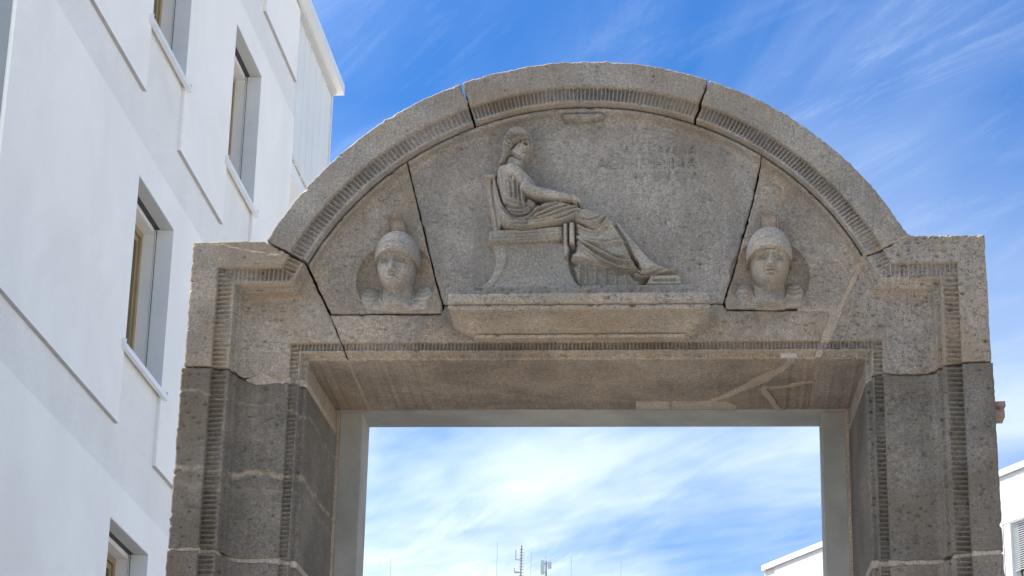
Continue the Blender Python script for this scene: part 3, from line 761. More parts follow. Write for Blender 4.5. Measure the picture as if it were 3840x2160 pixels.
joint_core([(-1.440, 5.905), (-1.318, 5.655), (-1.222, 5.440)], 0.02)
joint_core(arc(R_LIP-0.002, angle(J1i)+0.02, angle(J4i)-0.02, 40), 0.014)
joint_core([(tjL[0][0]+0.01, tjL[0][1]-0.03)]+tjL[1:]+[(-0.728, 5.665)], 0.018)
joint_core([(tjR[0][0]-0.01, tjR[0][1]-0.03)]+tjR[1:], 0.018)
joint_core([(-1.29, 5.656), (-0.74, 5.656)], 0.016)
joint_core([(0.74, 5.669), (1.07, 5.669)], 0.016)
joint_core([(-0.70, 5.702), (0.70, 5.702)], 0.016)

# mortar in the wide joints
def mortar(poly, seed, y, mat=None, back=None, bk=None, amp=0.004):
    f = lambda X, Z: np.full(X.shape, y) if not callable(y) else y(X, Z)
    return stone_block('mortar_joint', poly, mat or M['mortar'], step=0.006, seed=seed, amp=amp, chip=0.006, pits=6, depth=f, back=back if back else y+0.3, bk=bk, round_=0.004, noise_k=0.7)
pan = lambda dy: (lambda X, Z: np.where(np.abs(X) > FX, 0.0, np.where(np.abs(X) > FX-0.09, 0.03, np.where(np.abs(X) < OX+0.08, 0.140, PANEL)))+dy)
mortar([(-1.735, 5.304), (-1.690, 5.322), (-1.660, 5.342), (-1.628, 5.343), (-1.600, 5.322), (-1.506, 5.320), (-OX+0.004, 5.306), (-OX+0.004, 5.268), (-1.504, 5.284), (-1.672, 5.272)], 81, pan(0.006), back=0.985, bk=bk_open)
mortar([(-HW+0.01, 5.345), (-1.735, 5.330), (-1.735, 5.300), (-HW+0.01, 5.322)], 82, pan(0.035), back=0.985)
mortar([(-HW-0.004, 4.400), (-1.82, 4.398), (-1.80, 4.412), (-1.782, 4.390), (-1.706, 4.372), (-1.640, 4.384), (-1.512, 4.374), (-OX+0.003, 4.358), (-OX+0.003, 4.326), (-1.512, 4.338), (-1.706, 4.338), (-1.82, 4.366), (-HW-0.004, 4.372)], 83, pan(0.007), back=0.985, bk=bk_open)
mortar([(OX-0.003, 4.372), (1.542, 4.372), (1.757, 4.376), (1.892, 4.388), (HW, 4.392), (HW, 4.366), (1.892, 4.354), (1.757, 4.342), (1.64, 4.332), (1.542, 4.338), (OX-0.003, 4.333)], 84, pan(0.007), back=0.985, bk=bk_open)
mortar([(OX, 5.312), (1.49, 5.336), (1.67, 5.326), (1.785, 5.338), (HW-0.01, 5.352), (HW-0.01, 5.336), (1.785, 5.318), (1.49, 5.312), (OX, 5.290)], 85, pan(0.028), back=0.985, bk=bk_open)
# right pediment joint, filled
mortar([(1.436, 5.918), (1.428, 5.942), (1.405, 5.930), (1.325, 5.768), (1.276, 5.682), (1.085, 5.682), (1.085, 5.658), (1.232, 5.656), (1.243, 5.632), (1.176, 5.470), (1.166, 5.425), (1.198, 5.425), (1.228, 5.470), (1.246, 5.500), (1.304, 5.640), (1.351, 5.760)], 86,
       lambda X, Z: np.minimum(gate_depth(X, Z), 0.150)+0.004, back=0.985)
mortar([(1.660, 6.022), (1.640, 6.010), (1.420, 5.918), (1.428, 5.942), (1.642, 6.034)], 87, lambda X, Z: gate_depth(X, Z)+0.005, back=0.985)

# repair patches and pointing on the soffit (flat skim coats, a few millimetres thick)
def soffit_patch(poly, mat, name='soffit_pointing', th=0.005, seed=0):
    P = rough_poly(poly, 0.004, 0.03, 0, seed)
    me = prism_mesh(name, P, lambda p, s: (p[0], p[1], OZ-0.0005-(th if s else -0.01)))
    return link(name, me, mat, gate)
def ribbon(pts, w):
    L, Rr = [], []
    for i, p in enumerate(pts):
        a = np.array(pts[max(0, i-1)]); b = np.array(pts[min(len(pts)-1, i+1)]); d = (b-a)/np.hypot(*(b-a)); n = np.array([-d[1], d[0]])
        ww = w[i] if hasattr(w, '__len__') else w
        L.append(tuple(np.array(p)+n*ww)); Rr.append(tuple(np.array(p)-n*ww))
    return L+Rr[::-1]
soffit_patch(ribbon([(1.051, 0.175), (1.0, 0.333), (0.946, 0.413), (0.903, 0.494), (0.822, 0.617), (0.714, 0.785), (0.638, 0.849)], [0.02, 0.022, 0.03, 0.045, 0.022, 0.020, 0.012]), M['mortar'], seed=1)
soffit_patch(ribbon([(0.912, 0.618), (0.972, 0.629), (1.061, 0.598), (1.123, 0.547), (1.184, 0.527)], 0.016), M['mortar'], seed=2, th=0.004)
soffit_patch(ribbon([(0.915, 0.640), (0.964, 0.809), (1.002, 0.961), (1.010, 0.995)], 0.017), M['mortar'], seed=3, th=0.0045)
soffit_patch(ribbon([(-1.2105, 0.175), (-1.214, 0.5), (-1.212, 0.99)], 0.007), M['mortar'], seed=5, th=0.003)
soffit_patch([(0.25, 0.857), (0.731, 0.861), (0.788, 0.937), (0.776, 0.992), (0.247, 0.995)], M['shelf'], 'soffit_patch', 0.003, seed=4)
link('pale_patch', box_mesh('pale_patch', [(0.996, 1.076, 0.160, 0.170, 5.424, 5.447)]), M['tape'], gate)

# concrete lining
def concrete(name, b, seed):
    me = box_mesh(name, [b], 0.006)
    return link(name, me, M['concrete'], gate)
concrete('concrete_jamb', (-1.395, -1.252, 1.045, 1.315, 0.0, OZ-0.001), 1)
concrete('concrete_jamb', (1.246, 1.390, 1.045, 1.315, 0.0, OZ-0.001), 2)
concrete('concrete_lintel', (-1.40, 1.395, 1.020, 1.317, OZ-0.004, OZ+0.42), 3)
link('pointing', box_mesh('pointing', [(-1.400, -1.372, 0.985, 1.06, 0.0, OZ-0.003)], 0.004), M['mortar'], gate)
link('pointing', box_mesh('pointing', [(1.368, 1.396, 0.985, 1.06, 0.0, OZ-0.003)], 0.004), M['mortar'], gate)

# moulded shelf under the figure
def shelf_depth(X, Z):
    y = np.full(X.shape, -0.170)
    # groove under the fascia, then a fillet, then a hollow running back to the wall
    y = np.where(Z < 5.604, -0.140, y)
    y = np.where(Z < 5.597, -0.160, y)
    t = np.clip((5.575-Z)/(5.575-5.524), 0, 1)
    y = np.where(Z < 5.575, -0.160+0.250*(t**0.75), y)
    y = np.where(Z < 5.524, 0.066, y)
    lim = 0.645-0.115*t
    xr = np.where(X < 0, -X-0.015, X+0.015)
    y = y+np.clip((xr-lim)*2.6, 0, 0.4)*(Z < 5.575)
    return np.minimum(y, 0.150)
shelf_poly = [(-0.669, 5.656), (0.639, 5.658), (0.639, 5.590), (0.632, 5.570), (0.560, 5.535), (0.514, 5.505), (-0.548, 5.505), (-0.595, 5.535), (-0.662, 5.570), (-0.669, 5.590)]
shelf = stone_block('corbel_shelf', shelf_poly, M['shelf'], step=0.0036, seed=91, amp=0.002, chip=0.003, pits=160, depth=shelf_depth, back=0.2, round_=0.006)

# ------------------------------------------------------------------ carved figures
def field(x0, x1, z0, z1, step):
    xs = np.arange(x0, x1, step); zs = np.arange(z0, z1, step)
    return np.meshgrid(xs, zs, indexing='ij')

def sdist(poly, X, Z, m=0.005):
    A = np.array(poly)
    box = (X > A[:, 0].min()-m) & (X < A[:, 0].max()+m) & (Z > A[:, 1].min()-m) & (Z < A[:, 1].max()+m)
    d = np.full(X.shape, -1.0)
    q, _, _ = seg_near(poly, X[box], Z[box]); i = inside(poly, X[box], Z[box])
    d[box] = np.where(i, q, -q)
    return d

def smooth_poly(poly, it=2):
    P = [np.array(p, float) for p in poly]
    for _ in range(it):
        Q = []
        for a, b in zip(P, P[1:]+P[:1]): Q += [a*0.75+b*0.25, a*0.25+b*0.75]
        P = Q
    return [tuple(p) for p in P]

def smooth_line(pl, it=2):
    P = [np.array(p, float) for p in pl]
    for _ in range(it):
        Q = [P[0]]
        for a, b in zip(P[:-1], P[1:]): Q += [a*0.75+b*0.25, a*0.25+b*0.75]
        Q.append(P[-1]); P = Q
    return [tuple(p) for p in P]

def dome(poly, X, Z, h, r, smooth=1, p=0.5, grow=0.0):
    d = sdist(smooth_poly(poly, smooth) if smooth else poly, X, Z, grow+0.005)+grow
    t = np.clip(d/r, 0, 1)
    return np.where(d > 0, h*(1-(1-t)**2)**p, 0)

def capsule(pts, h, X, Z):
    H = np.zeros(X.shape)
    for (x0, z0, r0), (x1, z1, r1) in zip(pts[:-1], pts[1:]):
        dx, dz = x1-x0, z1-z0; t = np.clip(((X-x0)*dx+(Z-z0)*dz)/(dx*dx+dz*dz), 0, 1)
        r = r0+(r1-r0)*t; d = np.hypot(X-x0-t*dx, Z-z0-t*dz)
        H = np.maximum(H, np.where(d < r, h-r+np.sqrt(np.clip(r*r-d*d, 0, None)), 0))
    return H

def carve(name, X, Z, H, mat, parent, base=PANEL, back=0.19, thr=0.003, seed=1):
    c = np.maximum(np.maximum(H[:-1, :-1], H[1:, :-1]), np.maximum(H[:-1, 1:], H[1:, 1:]))
    mask = c > thr
    Y = base-H+0.0016*vnoise(X, Z, 0.03, seed)+0.0014*vnoise(X, Z, 0.009, seed+1)
    return sheet(name, X, Z, Y, mask, mat, parent, back=back)

def soften(H, k=1):
    for _ in range(k):
        P = np.pad(H, 1, mode='edge')
        H = (P[1:-1, 1:-1]*4+P[:-2, 1:-1]*2+P[2:, 1:-1]*2+P[1:-1, :-2]*2+P[1:-1, 2:]*2+P[:-2, :-2]+P[2:, 2:]+P[:-2, 2:]+P[2:, :-2])/16
    return H

def build_woman():
    D = DATA
    X, Z = field(-0.475, 0.50, 5.772, 6.685, 0.0026)
    H = dome(D['hem'], X, Z, 0.034, 0.012)
    H = np.maximum(H, dome(D['sole'], X, Z, 0.030, 0.006, 0))
    H = np.maximum(H, dome(D['skirt'], X, Z, 0.088, 0.030))
    H = np.maximum(H, capsule(D['c_shank'][1:], 0.080, X, Z))
    H = np.maximum(H, dome(D['foot'], X, Z, 0.072, 0.022))
    H = np.maximum(H, dome(D['swirl'], X, Z, 0.060, 0.014))
    H = np.maximum(H, dome(D['lap'], X, Z, 0.112, 0.030))
    H = np.maximum(H, dome(D['waist'], X, Z, 0.092, 0.025))
    H = np.maximum(H, dome(D['torso'], X, Z, 0.104, 0.030, grow=0.004))
    H = np.maximum(H, dome(D['sleeve'], X, Z, 0.114, 0.030))
    H = np.maximum(H, dome(D['neck'], X, Z, 0.072, 0.020))
    face = dome(D['face'], X, Z, 0.099, 0.020, grow=0.003)
    hair = dome(D['hair'], X, Z, 0.106, 0.020, grow=0.003)
    ph = ((X+0.36)*0.55+(Z-6.6)*0.9)/0.0135+1.6*vnoise(X, Z, 0.03, 2)
    ph2 = np.arctan2(Z-6.555, X+0.335)*9.0
    hd = sdist(D['hair'], X, Z, 0.012)+0.003
    low = sstep(6.65, 6.60, Z)
    hair = hair+np.where(hd > 0.004, 0.0090*np.sin(2*np.pi*ph)*low+0.0015*np.sin(ph2*3)*(1-low), 0)
    H = np.maximum(H, face); H = np.maximum(H, np.where(hd > 0, hair, 0))
    H = np.maximum(H, capsule(D['c_uparm'][1:], 0.122, X, Z)*(Z > 0))
    H = np.maximum(H, capsule(D['c_forearm'][1:], 0.130, X, Z))
    H = np.maximum(H, capsule(D['c_hand'][1:], 0.120, X, Z))
    solid = H > 0.002
    for k in range(4): H = np.maximum(H, capsule(D['c_finger%d' % k][1:], 0.123-0.004*k, X, Z))
    F = np.zeros(X.shape)
    for k in sorted(D):
        if k[0] != 'f' or not k[1:].isdigit(): continue
        a, w = D[k][0]*0.001, D[k][1]*0.001
        pl = smooth_line(D[k][2:])
        A = np.array(pl); m = 0.05
        bx = (X > A[:, 0].min()-m) & (X < A[:, 0].max()+m) & (Z > A[:, 1].min()-m) & (Z < A[:, 1].max()+m)
        d, _, _ = seg_near(pl, X[bx], Z[bx], closed=False)
        F[bx] += 1.6*a*np.exp(-(d/(0.9*w))**2)-0.75*a*np.exp(-((d-2.0*w)/(1.1*w))**2)
    arm = np.maximum(capsule(D['c_forearm'][1:], 0.130, X, Z), capsule(D['c_hand'][1:], 0.120, X, Z)) > 0
    F = np.where(arm, 0, F)
    fine = 0.0032*np.sin(2*np.pi*((Z-0.35*X)/0.017)+2.5*vnoise(X, Z, 0.05, 4))*(dome(D['lap'], X, Z, 1, 0.02) > 0.5)
    H = np.where(solid, np.maximum(H+F+np.where(arm, 0, fine), 0.006), H)
    return carve('relief_figure', X, Z, H, M['relief'], slab, seed=3)
fig = build_woman()
fig['label'] = 'robed woman carved in relief, seated in profile with her hands on her lap'

def build_throne():
    D = DATA
    X, Z = field(-0.545, 0.00, 5.765, 6.425, 0.0028)
    H = dome(D['th_back'], X, Z, 0.030, 0.006, 0)
    H = np.maximum(H, dome(D['th_cap'], X, Z, 0.062, 0.008, 0))
    H = np.maximum(H, dome(D['th_post'], X, Z, 0.064, 0.012, 1))
    H = np.maximum(H, dome(D['th_base'], X, Z, 0.034, 0.006, 0))
    H = np.maximum(H, dome(D['th_legL'], X, Z, 0.042, 0.010, 0))
    H = np.maximum(H, dome(D['th_legR'], X, Z, 0.041, 0.010, 0))
    seat = dome(D['th_seat'], X, Z, 0.066, 0.010, 0)
    H = np.maximum(H, seat)
    H = np.maximum(H, dome(D['th_lip'], X, Z, 0.080, 0.008, 0))
    H = np.maximum(H, np.where(seat > 0.03, 0.066+0.008*np.sin((Z-6.06-0.055*(X+0.3))*2*np.pi/0.024), 0))
    H = np.maximum(H, dome(D['th_armA'], X, Z, 0.100, 0.010, 0))
    H = np.maximum(H, dome(D['th_armB'], X, Z, 0.106, 0.008, 0))
    return carve('throne_relief', X, Z, soften(H, 1), M['relief'], slab, seed=6)
build_throne()

def build_stool():
    D = DATA
    X, Z = field(0.29, 0.52, 5.765, 5.85, 0.0026)
    H = dome(D['stool'], X, Z, 0.066, 0.008, 0)
    s = sdist(D['stool_slot'], X, Z)
    H = np.where(s > 0, H-0.022, H)
    return carve('footstool_relief', X, Z, H, M['relief'], slab, seed=8)
build_stool()

def plinth_depth(X, Z): return np.full(X.shape, 0.018)
stone_block('plinth_relief', [(-0.596, 5.690), (-0.596, 5.764), (0.552, 5.770), (0.552, 5.690)], M['tymp'], parent=slab, seed=95, amp=0.0015, chip=0.002, pits=70, depth=plinth_depth, back=0.16, round_=0.004)
# small worn boss at the crown of the pediment field
def boss():
    X, Z = field(-0.19, 0.20, 6.705, 6.765, 0.003)
    H = dome([(-0.10, 6.722), (0.07, 6.722), (0.10, 6.745), (0.07, 6.758), (-0.10, 6.758), (-0.13, 6.745)], X, Z, 0.032, 0.010, 1)
    H = H*np.clip(0.9+0.8*vnoise(X, Z, 0.04, 3), 0.5, 1.1)
    return carve('worn_boss', X, Z, H, M['tymp'], slab, base=0.09, seed=12)
boss()

# lettering: pale dust lying in the cut strokes, one piece per letter
def inscription():
    g = np.random.default_rng(5)
    for ln, amt in (('L1', 0.6), ('L2', 1.0), ('L3', 0.55)):
        for (ch, lx0, lz0, lx1, lz1) in DATA[ln]:
            bm = bmesh.new()
            for st in letter_strokes(ch):
                pl = [(lx0+u*(lx1-lx0), lz0+v*(lz1-lz0)) for u, v in st]
                L_ = []
                for i, p in enumerate(pl):
                    a = np.array(pl[max(0, i-1)]); b = np.array(pl[min(len(pl)-1, i+1)]); d = (b-a)/max(np.hypot(*(b-a)), 1e-6)
                    n = np.array([-d[1], d[0]])*0.0020*(0.5+0.6*amt)*g.uniform(0.5, 1.2)
                    y = 0.1172
                    L_.append([bm.verts.new((p[0]+n[0], y, p[1]+n[1])), bm.verts.new((p[0]-n[0], y, p[1]-n[1])), bm.verts.new((p[0]-n[0], y+0.02, p[1]-n[1])), bm.verts.new((p[0]+n[0], y+0.02, p[1]+n[1]))])
                for A, B in zip(L_[:-1], L_[1:]):
                    for q in range(4): bm.faces.new((A[q], A[(q+1) % 4], B[(q+1) % 4], B[q]))
            bmesh.ops.recalc_face_normals(bm, faces=bm.faces[:])
            me = bpy.data.meshes.new('letter'); bm.to_mesh(me); bm.free()
            link('letter', me, M['letters'], slab)
inscription()

# helmeted heads
def build_head(parent, xc, ztop, zc, zchin, zrim, zband, zeye, znose, zmouth, dx, rimk, shl, shr, worn, seed):
    X, Z = field(xc-0.24, xc+0.24, 5.664, 6.11, 0.0025)
    x = X-xc; v = (Z-zchin)/(ztop-zchin)
    xf = x-dx
    hwf = np.interp(v, [-0.02, 0.0, 0.04, 0.12, 0.25, 0.42, 0.62, 0.8], [0.0, 0.026, 0.046, 0.068, 0.088, 0.099, 0.102, 0.095])
    Ff = np.interp(v, [0.0, 0.03, 0.12, 0.22, 0.32, 0.42, 0.5, 0.6, 0.8], [0.140, 0.152, 0.156, 0.160, 0.156, 0.154, 0.164, 0.170, 0.16])
    u = np.clip(np.abs(xf*0.6+x*0.4)/np.maximum(hwf, 1e-4), 0, 2)
    cs = np.clip(1-u**2.6, 0, 1)**0.5
    face = np.where((u < 1) & (v > -0.02), 0.024+(Ff-0.024)*cs, 0)
    ga = lambda cx, cz, sx, sz: np.exp(-((xf-cx)/sx)**2-((Z-cz)/sz)**2)
    k = worn
    nt = np.clip((zeye+0.016-Z)/(zeye+0.016-znose), 0, 1)
    nose = (0.018+0.036*nt)*np.exp(-(np.abs(xf)/(0.011+0.008*nt))**2.4)*sstep(znose-0.004, znose+0.003, Z)*sstep(zeye+0.034, zeye+0.010, Z)
    f = face+nose*(0.5+0.5*k)
    f = f+0.016*np.exp(-((Z-(zeye+0.021-4.0*xf*xf))/0.0075)**2)*sstep(0.085, 0.065, np.abs(xf))          # brow
    for s in (-1, 1):
        f = f-0.042*ga(s*0.046, zeye+0.002, 0.027, 0.015)
        f = f+0.016*k*ga(s*0.048, zeye-0.002, 0.015, 0.0075)
        f = f+0.006*k*ga(s*0.048, zeye+0.0075, 0.019, 0.003)-0.006*k*ga(s*0.048, zeye-0.002, 0.014, 0.0018)
        f = f+0.012*ga(s*0.062, zeye-0.036, 0.024, 0.018)
        f = f-0.010*ga(s*0.033, znose-0.012, 0.008, 0.016)
        f = f+0.012*k*ga(s*0.017, znose+0.005, 0.008, 0.007)
    f = f+0.012*ga(0, zmouth, 0.034, 0.022)
    f = f-0.020*k*ga(0, zmouth, 0.027, 0.0036)+0.012*k*ga(0, zmouth+0.0095, 0.023, 0.0055)+0.014*k*ga(0, zmouth-0.0095, 0.020, 0.0055)
    f = f-0.016*ga(0, zmouth-0.0215, 0.024, 0.006)+0.020*ga(0, zchin+0.016, 0.030, 0.013)
    face = np.where((face > 0) & (Z < zrim-rimk*x*x+0.012), f, 0)
    # neck and chest
    nk = np.where((np.abs(x) < 0.078) & (Z < zchin+0.06), 0.006+0.044*np.clip(1-(x/0.078)**2, 0, 1)**0.5, 0)
    chest = dome([(xc-0.15, 5.668), (xc-0.17, 5.72), (xc-0.14, 5.78), (xc-0.08, 5.80), (xc, 5.78), (xc+0.08, 5.80), (xc+0.14, 5.78), (xc+0.17, 5.72), (xc+0.15, 5.668)], X, Z, 0.012, 0.05, 2)
    chest = chest*sstep(5.664, 5.70, Z)
    for cx, cz in (shl, shr):
        q = np.clip(1-((X-cx)/0.048)**2-((Z-cz)/0.062)**2, 0, 1)
        chest = np.maximum(chest, (0.024*q**0.5+0.0018*np.sin((Z-0.4*np.abs(X-cx))*2*np.pi/0.030)*(q > 0.1))*sstep(5.664, 5.71, Z))
    coll = 0.012*np.exp(-((np.hypot(x/0.9, Z-zchin-0.02)-0.105)/0.008)**2)*(Z < zchin-0.02)
    body = np.maximum(nk*sstep(5.664, 5.70, Z), chest+np.where(chest > 0.008, coll, 0))
    # helmet bowl: a half ellipsoid carried down to the rim
    q_ = np.clip((Z-zc)/0.134, 0, 2)
    rr2 = (x/0.117)**2+q_**2
    rimz = zrim-rimk*x*x
    bowl = np.where((rr2 < 1) & (Z > rimz), 0.022+0.182*np.sqrt(np.clip(1-rr2, 0, 1)), 0)
    rd = Z-rimz
    bowl = np.where(bowl > 0, bowl+0.008*np.exp(-((rd-0.007)/0.006)**2)-0.008*np.exp(-((rd-(zband-zrim))/0.0045)**2)+0.006*sstep(zband-zrim+0.004, zband-zrim-0.004, rd), 0)
    flap = np.where((np.abs(x) > 0.100) & (np.abs(x) < 0.114) & (Z < rimz+0.01) & (Z > zmouth+0.005), 0.030, 0)
    H = np.maximum(face, bowl)
    H = H+np.where(H > 0.01, 0.012*(1.25-worn)*(vnoise(X, Z, 0.016, seed)+0.6*vnoise(X, Z, 0.008, seed+3)), 0)
    gd = gate_depth(X, Z)                       # the shoulders lie in the round sinking
    Yb = np.minimum(gd-body*1.25, np.where(H > 0.002, PANEL-H, 1.0))
    H = gd-Yb
    return carve('helmeted_head_relief', X, Z, H, M['relief'], parent, base=gd, back=0.22, seed=seed)
hL = build_head(slabL, -0.968, 6.070, 5.955, 5.766, 5.930, 5.980, 5.903, 5.826, 5.806, -0.008, 2.1, (-1.105, 5.752), (-0.832, 5.762), 0.85, 15)
hL['label'] = 'worn helmeted head with pitted cheeks, carved on the left slab'
hR = build_head(slabR, 0.946, 6.074, 5.962, 5.772, 5.938, 5.988, 5.904, 5.840, 5.821, 0.002, 2.6, (0.822, 5.765), (1.070, 5.770), 1.0, 16)
hR['label'] = 'well preserved helmeted head with straight nose, carved on the right slab'
def crest(parent, x0, x1, z0, z1, skew, seed):
    bm = bmesh.new()
    r = bmesh.ops.create_cube(bm, size=1.0)
    for v in r['verts']:
        top = v.co.z > 0; fr = v.co.y < 0
        v.co = Vector(((x0 if v.co.x < 0 else x1)+(skew if not top else 0)+(0.012 if not fr and v.co.x > 0 else 0), 0.020 if fr else 0.14, z1 if top else z0))
    f = min(bm.faces, key=lambda q: q.calc_center_median().y)
    ins_ = bmesh.ops.inset_individual(bm, faces=[f], thickness=0.010)
    for v in f.verts: v.co.y += 0.014
    bmesh.ops.bevel(bm, geom=[e for e in bm.edges], offset=0.003, segments=2, affect='EDGES')
    bmesh.ops.subdivide_edges(bm, edges=bm.edges[:], cuts=2)
    g = random.Random(seed)
    for v in bm.verts: v.co += Vector((g.uniform(-1, 1), g.uniform(-1, 1), g.uniform(-1, 1)))*0.0016
    me = bpy.data.meshes.new('helmet_crest'); bm.to_mesh(me); bm.free()
    return link('helmet_crest', me, M['crest'], parent)
crest(slabL, -1.018, -0.940, 6.055, 6.150, 0.016, 1)
crest(slabR, 0.896, 0.992, 6.055, 6.154, 0.0, 2)

# two reddish timber wedges sticking out behind the right jamb
for pts in ([(1.90, 5.452), (2.222, 5.462), (2.224, 5.436), (1.90, 5.424)], [(1.90, 5.410), (2.216, 5.412), (2.218, 5.376), (1.90, 5.362)]):
    me = prism_mesh('timber_wedge', pts, lambda p, s: (p[0], 1.003 if s == 0 else 1.13, p[1]))
    link('timber_wedge', me, M['timber'], gate)

# ------------------------------------------------------------------ white apartment building on the left
FY = -0.027658
fd = Vector((-math.sin(FY), math.cos(FY), 0)); fn = Vector((math.cos(FY), math.sin(FY), 0))
OFF = -4.15464
def fp(a, z, o=0.0):
    """point on the facade: a metres along it, z up, o out from the wall"""
    p = fd*a+fn*(OFF+o); return Vector((p.x, p.y, z))
def fbox(name, boxes, mat, parent, bevel=0.0):
    """boxes (a0,a1,z0,z1,o0,o1) in facade coordinates"""
    me = box_mesh(name, [(b[0], b[1], b[4], b[5], b[2], b[3]) for b in boxes], bevel)
    for v in me.vertices: v.co = fp(v.co.x, v.co.z, v.co.y)
    bm = bmesh.new(); bm.from_mesh(me); bmesh.ops.recalc_face_normals(bm, faces=bm.faces[:]); bm.to_mesh(me); bm.free()
    return link(name, me, mat, parent)

apt = empty('apartment_building', fp(2.76, 0))
tag(apt, 'tall white plastered apartment building with deep-set gold framed windows left of the gateway', 'building')
A0, A1, AX, TOP = 2.76, 11.90, 14.13, 13.62
ST, C0, CP, WW, WH = 2.885, 6.05, 2.925, 1.21, 1.49
WIN = [(k, j) for k in (-1, 0, 1) for j in (0, 1)]
def win_rect(k, j):
    a = C0+CP*j; z = 7.60+ST*k
    return a, a+WW, z, z+WH
def plate(name, As, Zs, holes, o0, o1, mat, parent, pt):
    """one connected wall slab with openings"""
    As = sorted(As); Zs = sorted(Zs)
    solid = lambda i, k: 0 <= i < len(As)-1 and 0 <= k < len(Zs)-1 and not any(r[0]-1e-6 <= As[i] and As[i+1] <= r[1]+1e-6 and r[2]-1e-6 <= Zs[k] and Zs[k+1] <= r[3]+1e-6 for r in holes)
    bm = bmesh.new(); vd = {}
    def V(i, k, o):
        if (i, k, o) not in vd: vd[(i, k, o)] = bm.verts.new(pt(As[i], Zs[k], o1 if o else o0))
        return vd[(i, k, o)]
    for i in range(len(As)-1):
        for k in range(len(Zs)-1):
            if not solid(i, k): continue
            bm.faces.new((V(i, k, 1), V(i+1, k, 1), V(i+1, k+1, 1), V(i, k+1, 1))); bm.faces.new((V(i, k, 0), V(i, k+1, 0), V(i+1, k+1, 0), V(i+1, k, 0)))
            for (di, dk, p, q) in ((-1, 0, (i, k), (i, k+1)), (1, 0, (i+1, k), (i+1, k+1)), (0, -1, (i, k), (i+1, k)), (0, 1, (i, k+1), (i+1, k+1))):
                if not solid(i+di, k+dk): bm.faces.new((V(*p, 0), V(*q, 0), V(*q, 1), V(*p, 1)))
    bmesh.ops.recalc_face_normals(bm, faces=bm.faces[:])
    me = bpy.data.meshes.new(name); bm.to_mesh(me); bm.free()
    return link(name, me, mat, parent)
_r = [win_rect(k, j) for k, j in WIN]
plate('wall', set([A0, A1]+[r[0] for r in _r]+[r[1] for r in _r]), set([0.0, TOP]+[r[2] for r in _r]+[r[3] for r in _r]), _r, -0.45, 0.0, M['plaster_rough'], apt, fp)
# proud smooth panels, one comb-shaped slab per storey with the window bays left open below the heads
PT = 0.030
for k in (-2, -1, 0, 1, 2):
    zb = 6.96+ST*k; zt = min(6.50+ST*(k+1), TOP-0.02); zh = 9.09+ST*k
    if k == -2: zb = 0.3
    cols = [C0, C0+CP] if k in (-1, 0, 1) else []
    poly = [(A0, zb)]
    for c in cols: poly += [(c, zb), (c, zh), (c+WW, zh), (c+WW, zb)]
    if k == 2: poly = [(C0+CP+WW, zb)]
    poly += [(A1-0.03, zb), (A1-0.03, zt)]
    poly += [(C0+CP+WW, zt)] if k == 2 else [(A0, zt)]
    me = prism_mesh('plaster_panel', poly, lambda p, s: fp(p[0], p[1], PT if s else 0.0005))
    o = link('plaster_panel', me, M['plaster'], apt)
# thin added grey strips that put shade under the panel edges
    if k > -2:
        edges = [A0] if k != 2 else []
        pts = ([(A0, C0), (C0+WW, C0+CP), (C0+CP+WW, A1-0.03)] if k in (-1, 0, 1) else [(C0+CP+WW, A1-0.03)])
        for a, b in pts: fbox('edge_shade_strip', [(a+0.001, b-0.001, zb-0.007, zb-0.0005, 0.0008, PT+0.001)], M['edge_shade'], apt)
# rear body, end wall, roof
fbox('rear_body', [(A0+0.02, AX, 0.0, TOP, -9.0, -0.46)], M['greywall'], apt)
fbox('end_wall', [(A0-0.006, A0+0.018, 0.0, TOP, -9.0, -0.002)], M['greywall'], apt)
# coping
cp = [(-0.30, TOP+0.20), (0.12, TOP+0.18), (0.12, TOP+0.05), (-0.30, TOP+0.05)]
me = prism_mesh('coping', cp, lambda p, s: fp(A0-0.1 if s == 0 else AX+0.09, p[1], p[0])); link('coping', me, M['white_metal'], apt)
fbox('coping_gap', [(A0, AX-0.02, TOP+0.0005, TOP+0.049, -0.30, 0.045)], M['grey_metal'], apt)
# ribbed cladding at the far end
n = 44; pitch = (AX-A1-0.06)/n; vs_, fs_ = [], []
prof = []
for i in range(n):
    a = A1+0.03+i*pitch
    w = [(0.0, -0.020), (0.28, -0.020), (0.36, 0.018), (0.78, 0.018), (0.86, -0.020)]
    if i % 7 == 3: w = [(0.0, -0.020), (0.10, -0.055), (0.75, -0.055), (0.86, -0.020)]
    for q, d in w: prof.append((a+q*pitch, d))
prof.append((A1+0.03+n*pitch, -0.014))
zt_, zb_ = TOP+0.0, 11.985
for a, d in prof: vs_ += [fp(a, zb_, -0.035+d), fp(a, zt_, -0.035+d), fp(a, zb_, -0.065+d), fp(a, zt_, -0.065+d)]
for i in range(len(prof)-1):
    b = 4*i; c = 4*(i+1)
    fs_ += [(b, c, c+1, b+1), (b+2, b+3, c+3, c+2), (b, b+2, c+2, c)]
me = bpy.data.meshes.new('cladding'); me.from_pydata([tuple(v) for v in vs_], [], fs_)
bm = bmesh.new(); bm.from_mesh(me); bmesh.ops.recalc_face_normals(bm, faces=bm.faces[:]); bm.to_mesh(me); bm.free()
link('ribbed_cladding', me, M['cladding'], apt)
fbox('corner_trim', [(AX-0.03, AX+0.01, 0.0, TOP, -0.46, 0.0)], M['white_metal'], apt)
fbox('cladding_backing', [(A1, AX-0.031, 12.0, TOP-0.001, -0.45, -0.101)], M['dark'], apt)
fbox('loggia_head', [(A1+0.001, AX-0.032, 11.84, 11.975, -0.44, -0.07)], M['white_metal'], apt)
fbox('loggia_wall', [(A1+0.001, AX-0.032, 0.0, 11.83, -0.455, -0.40)], M['jamb_liner'], apt)

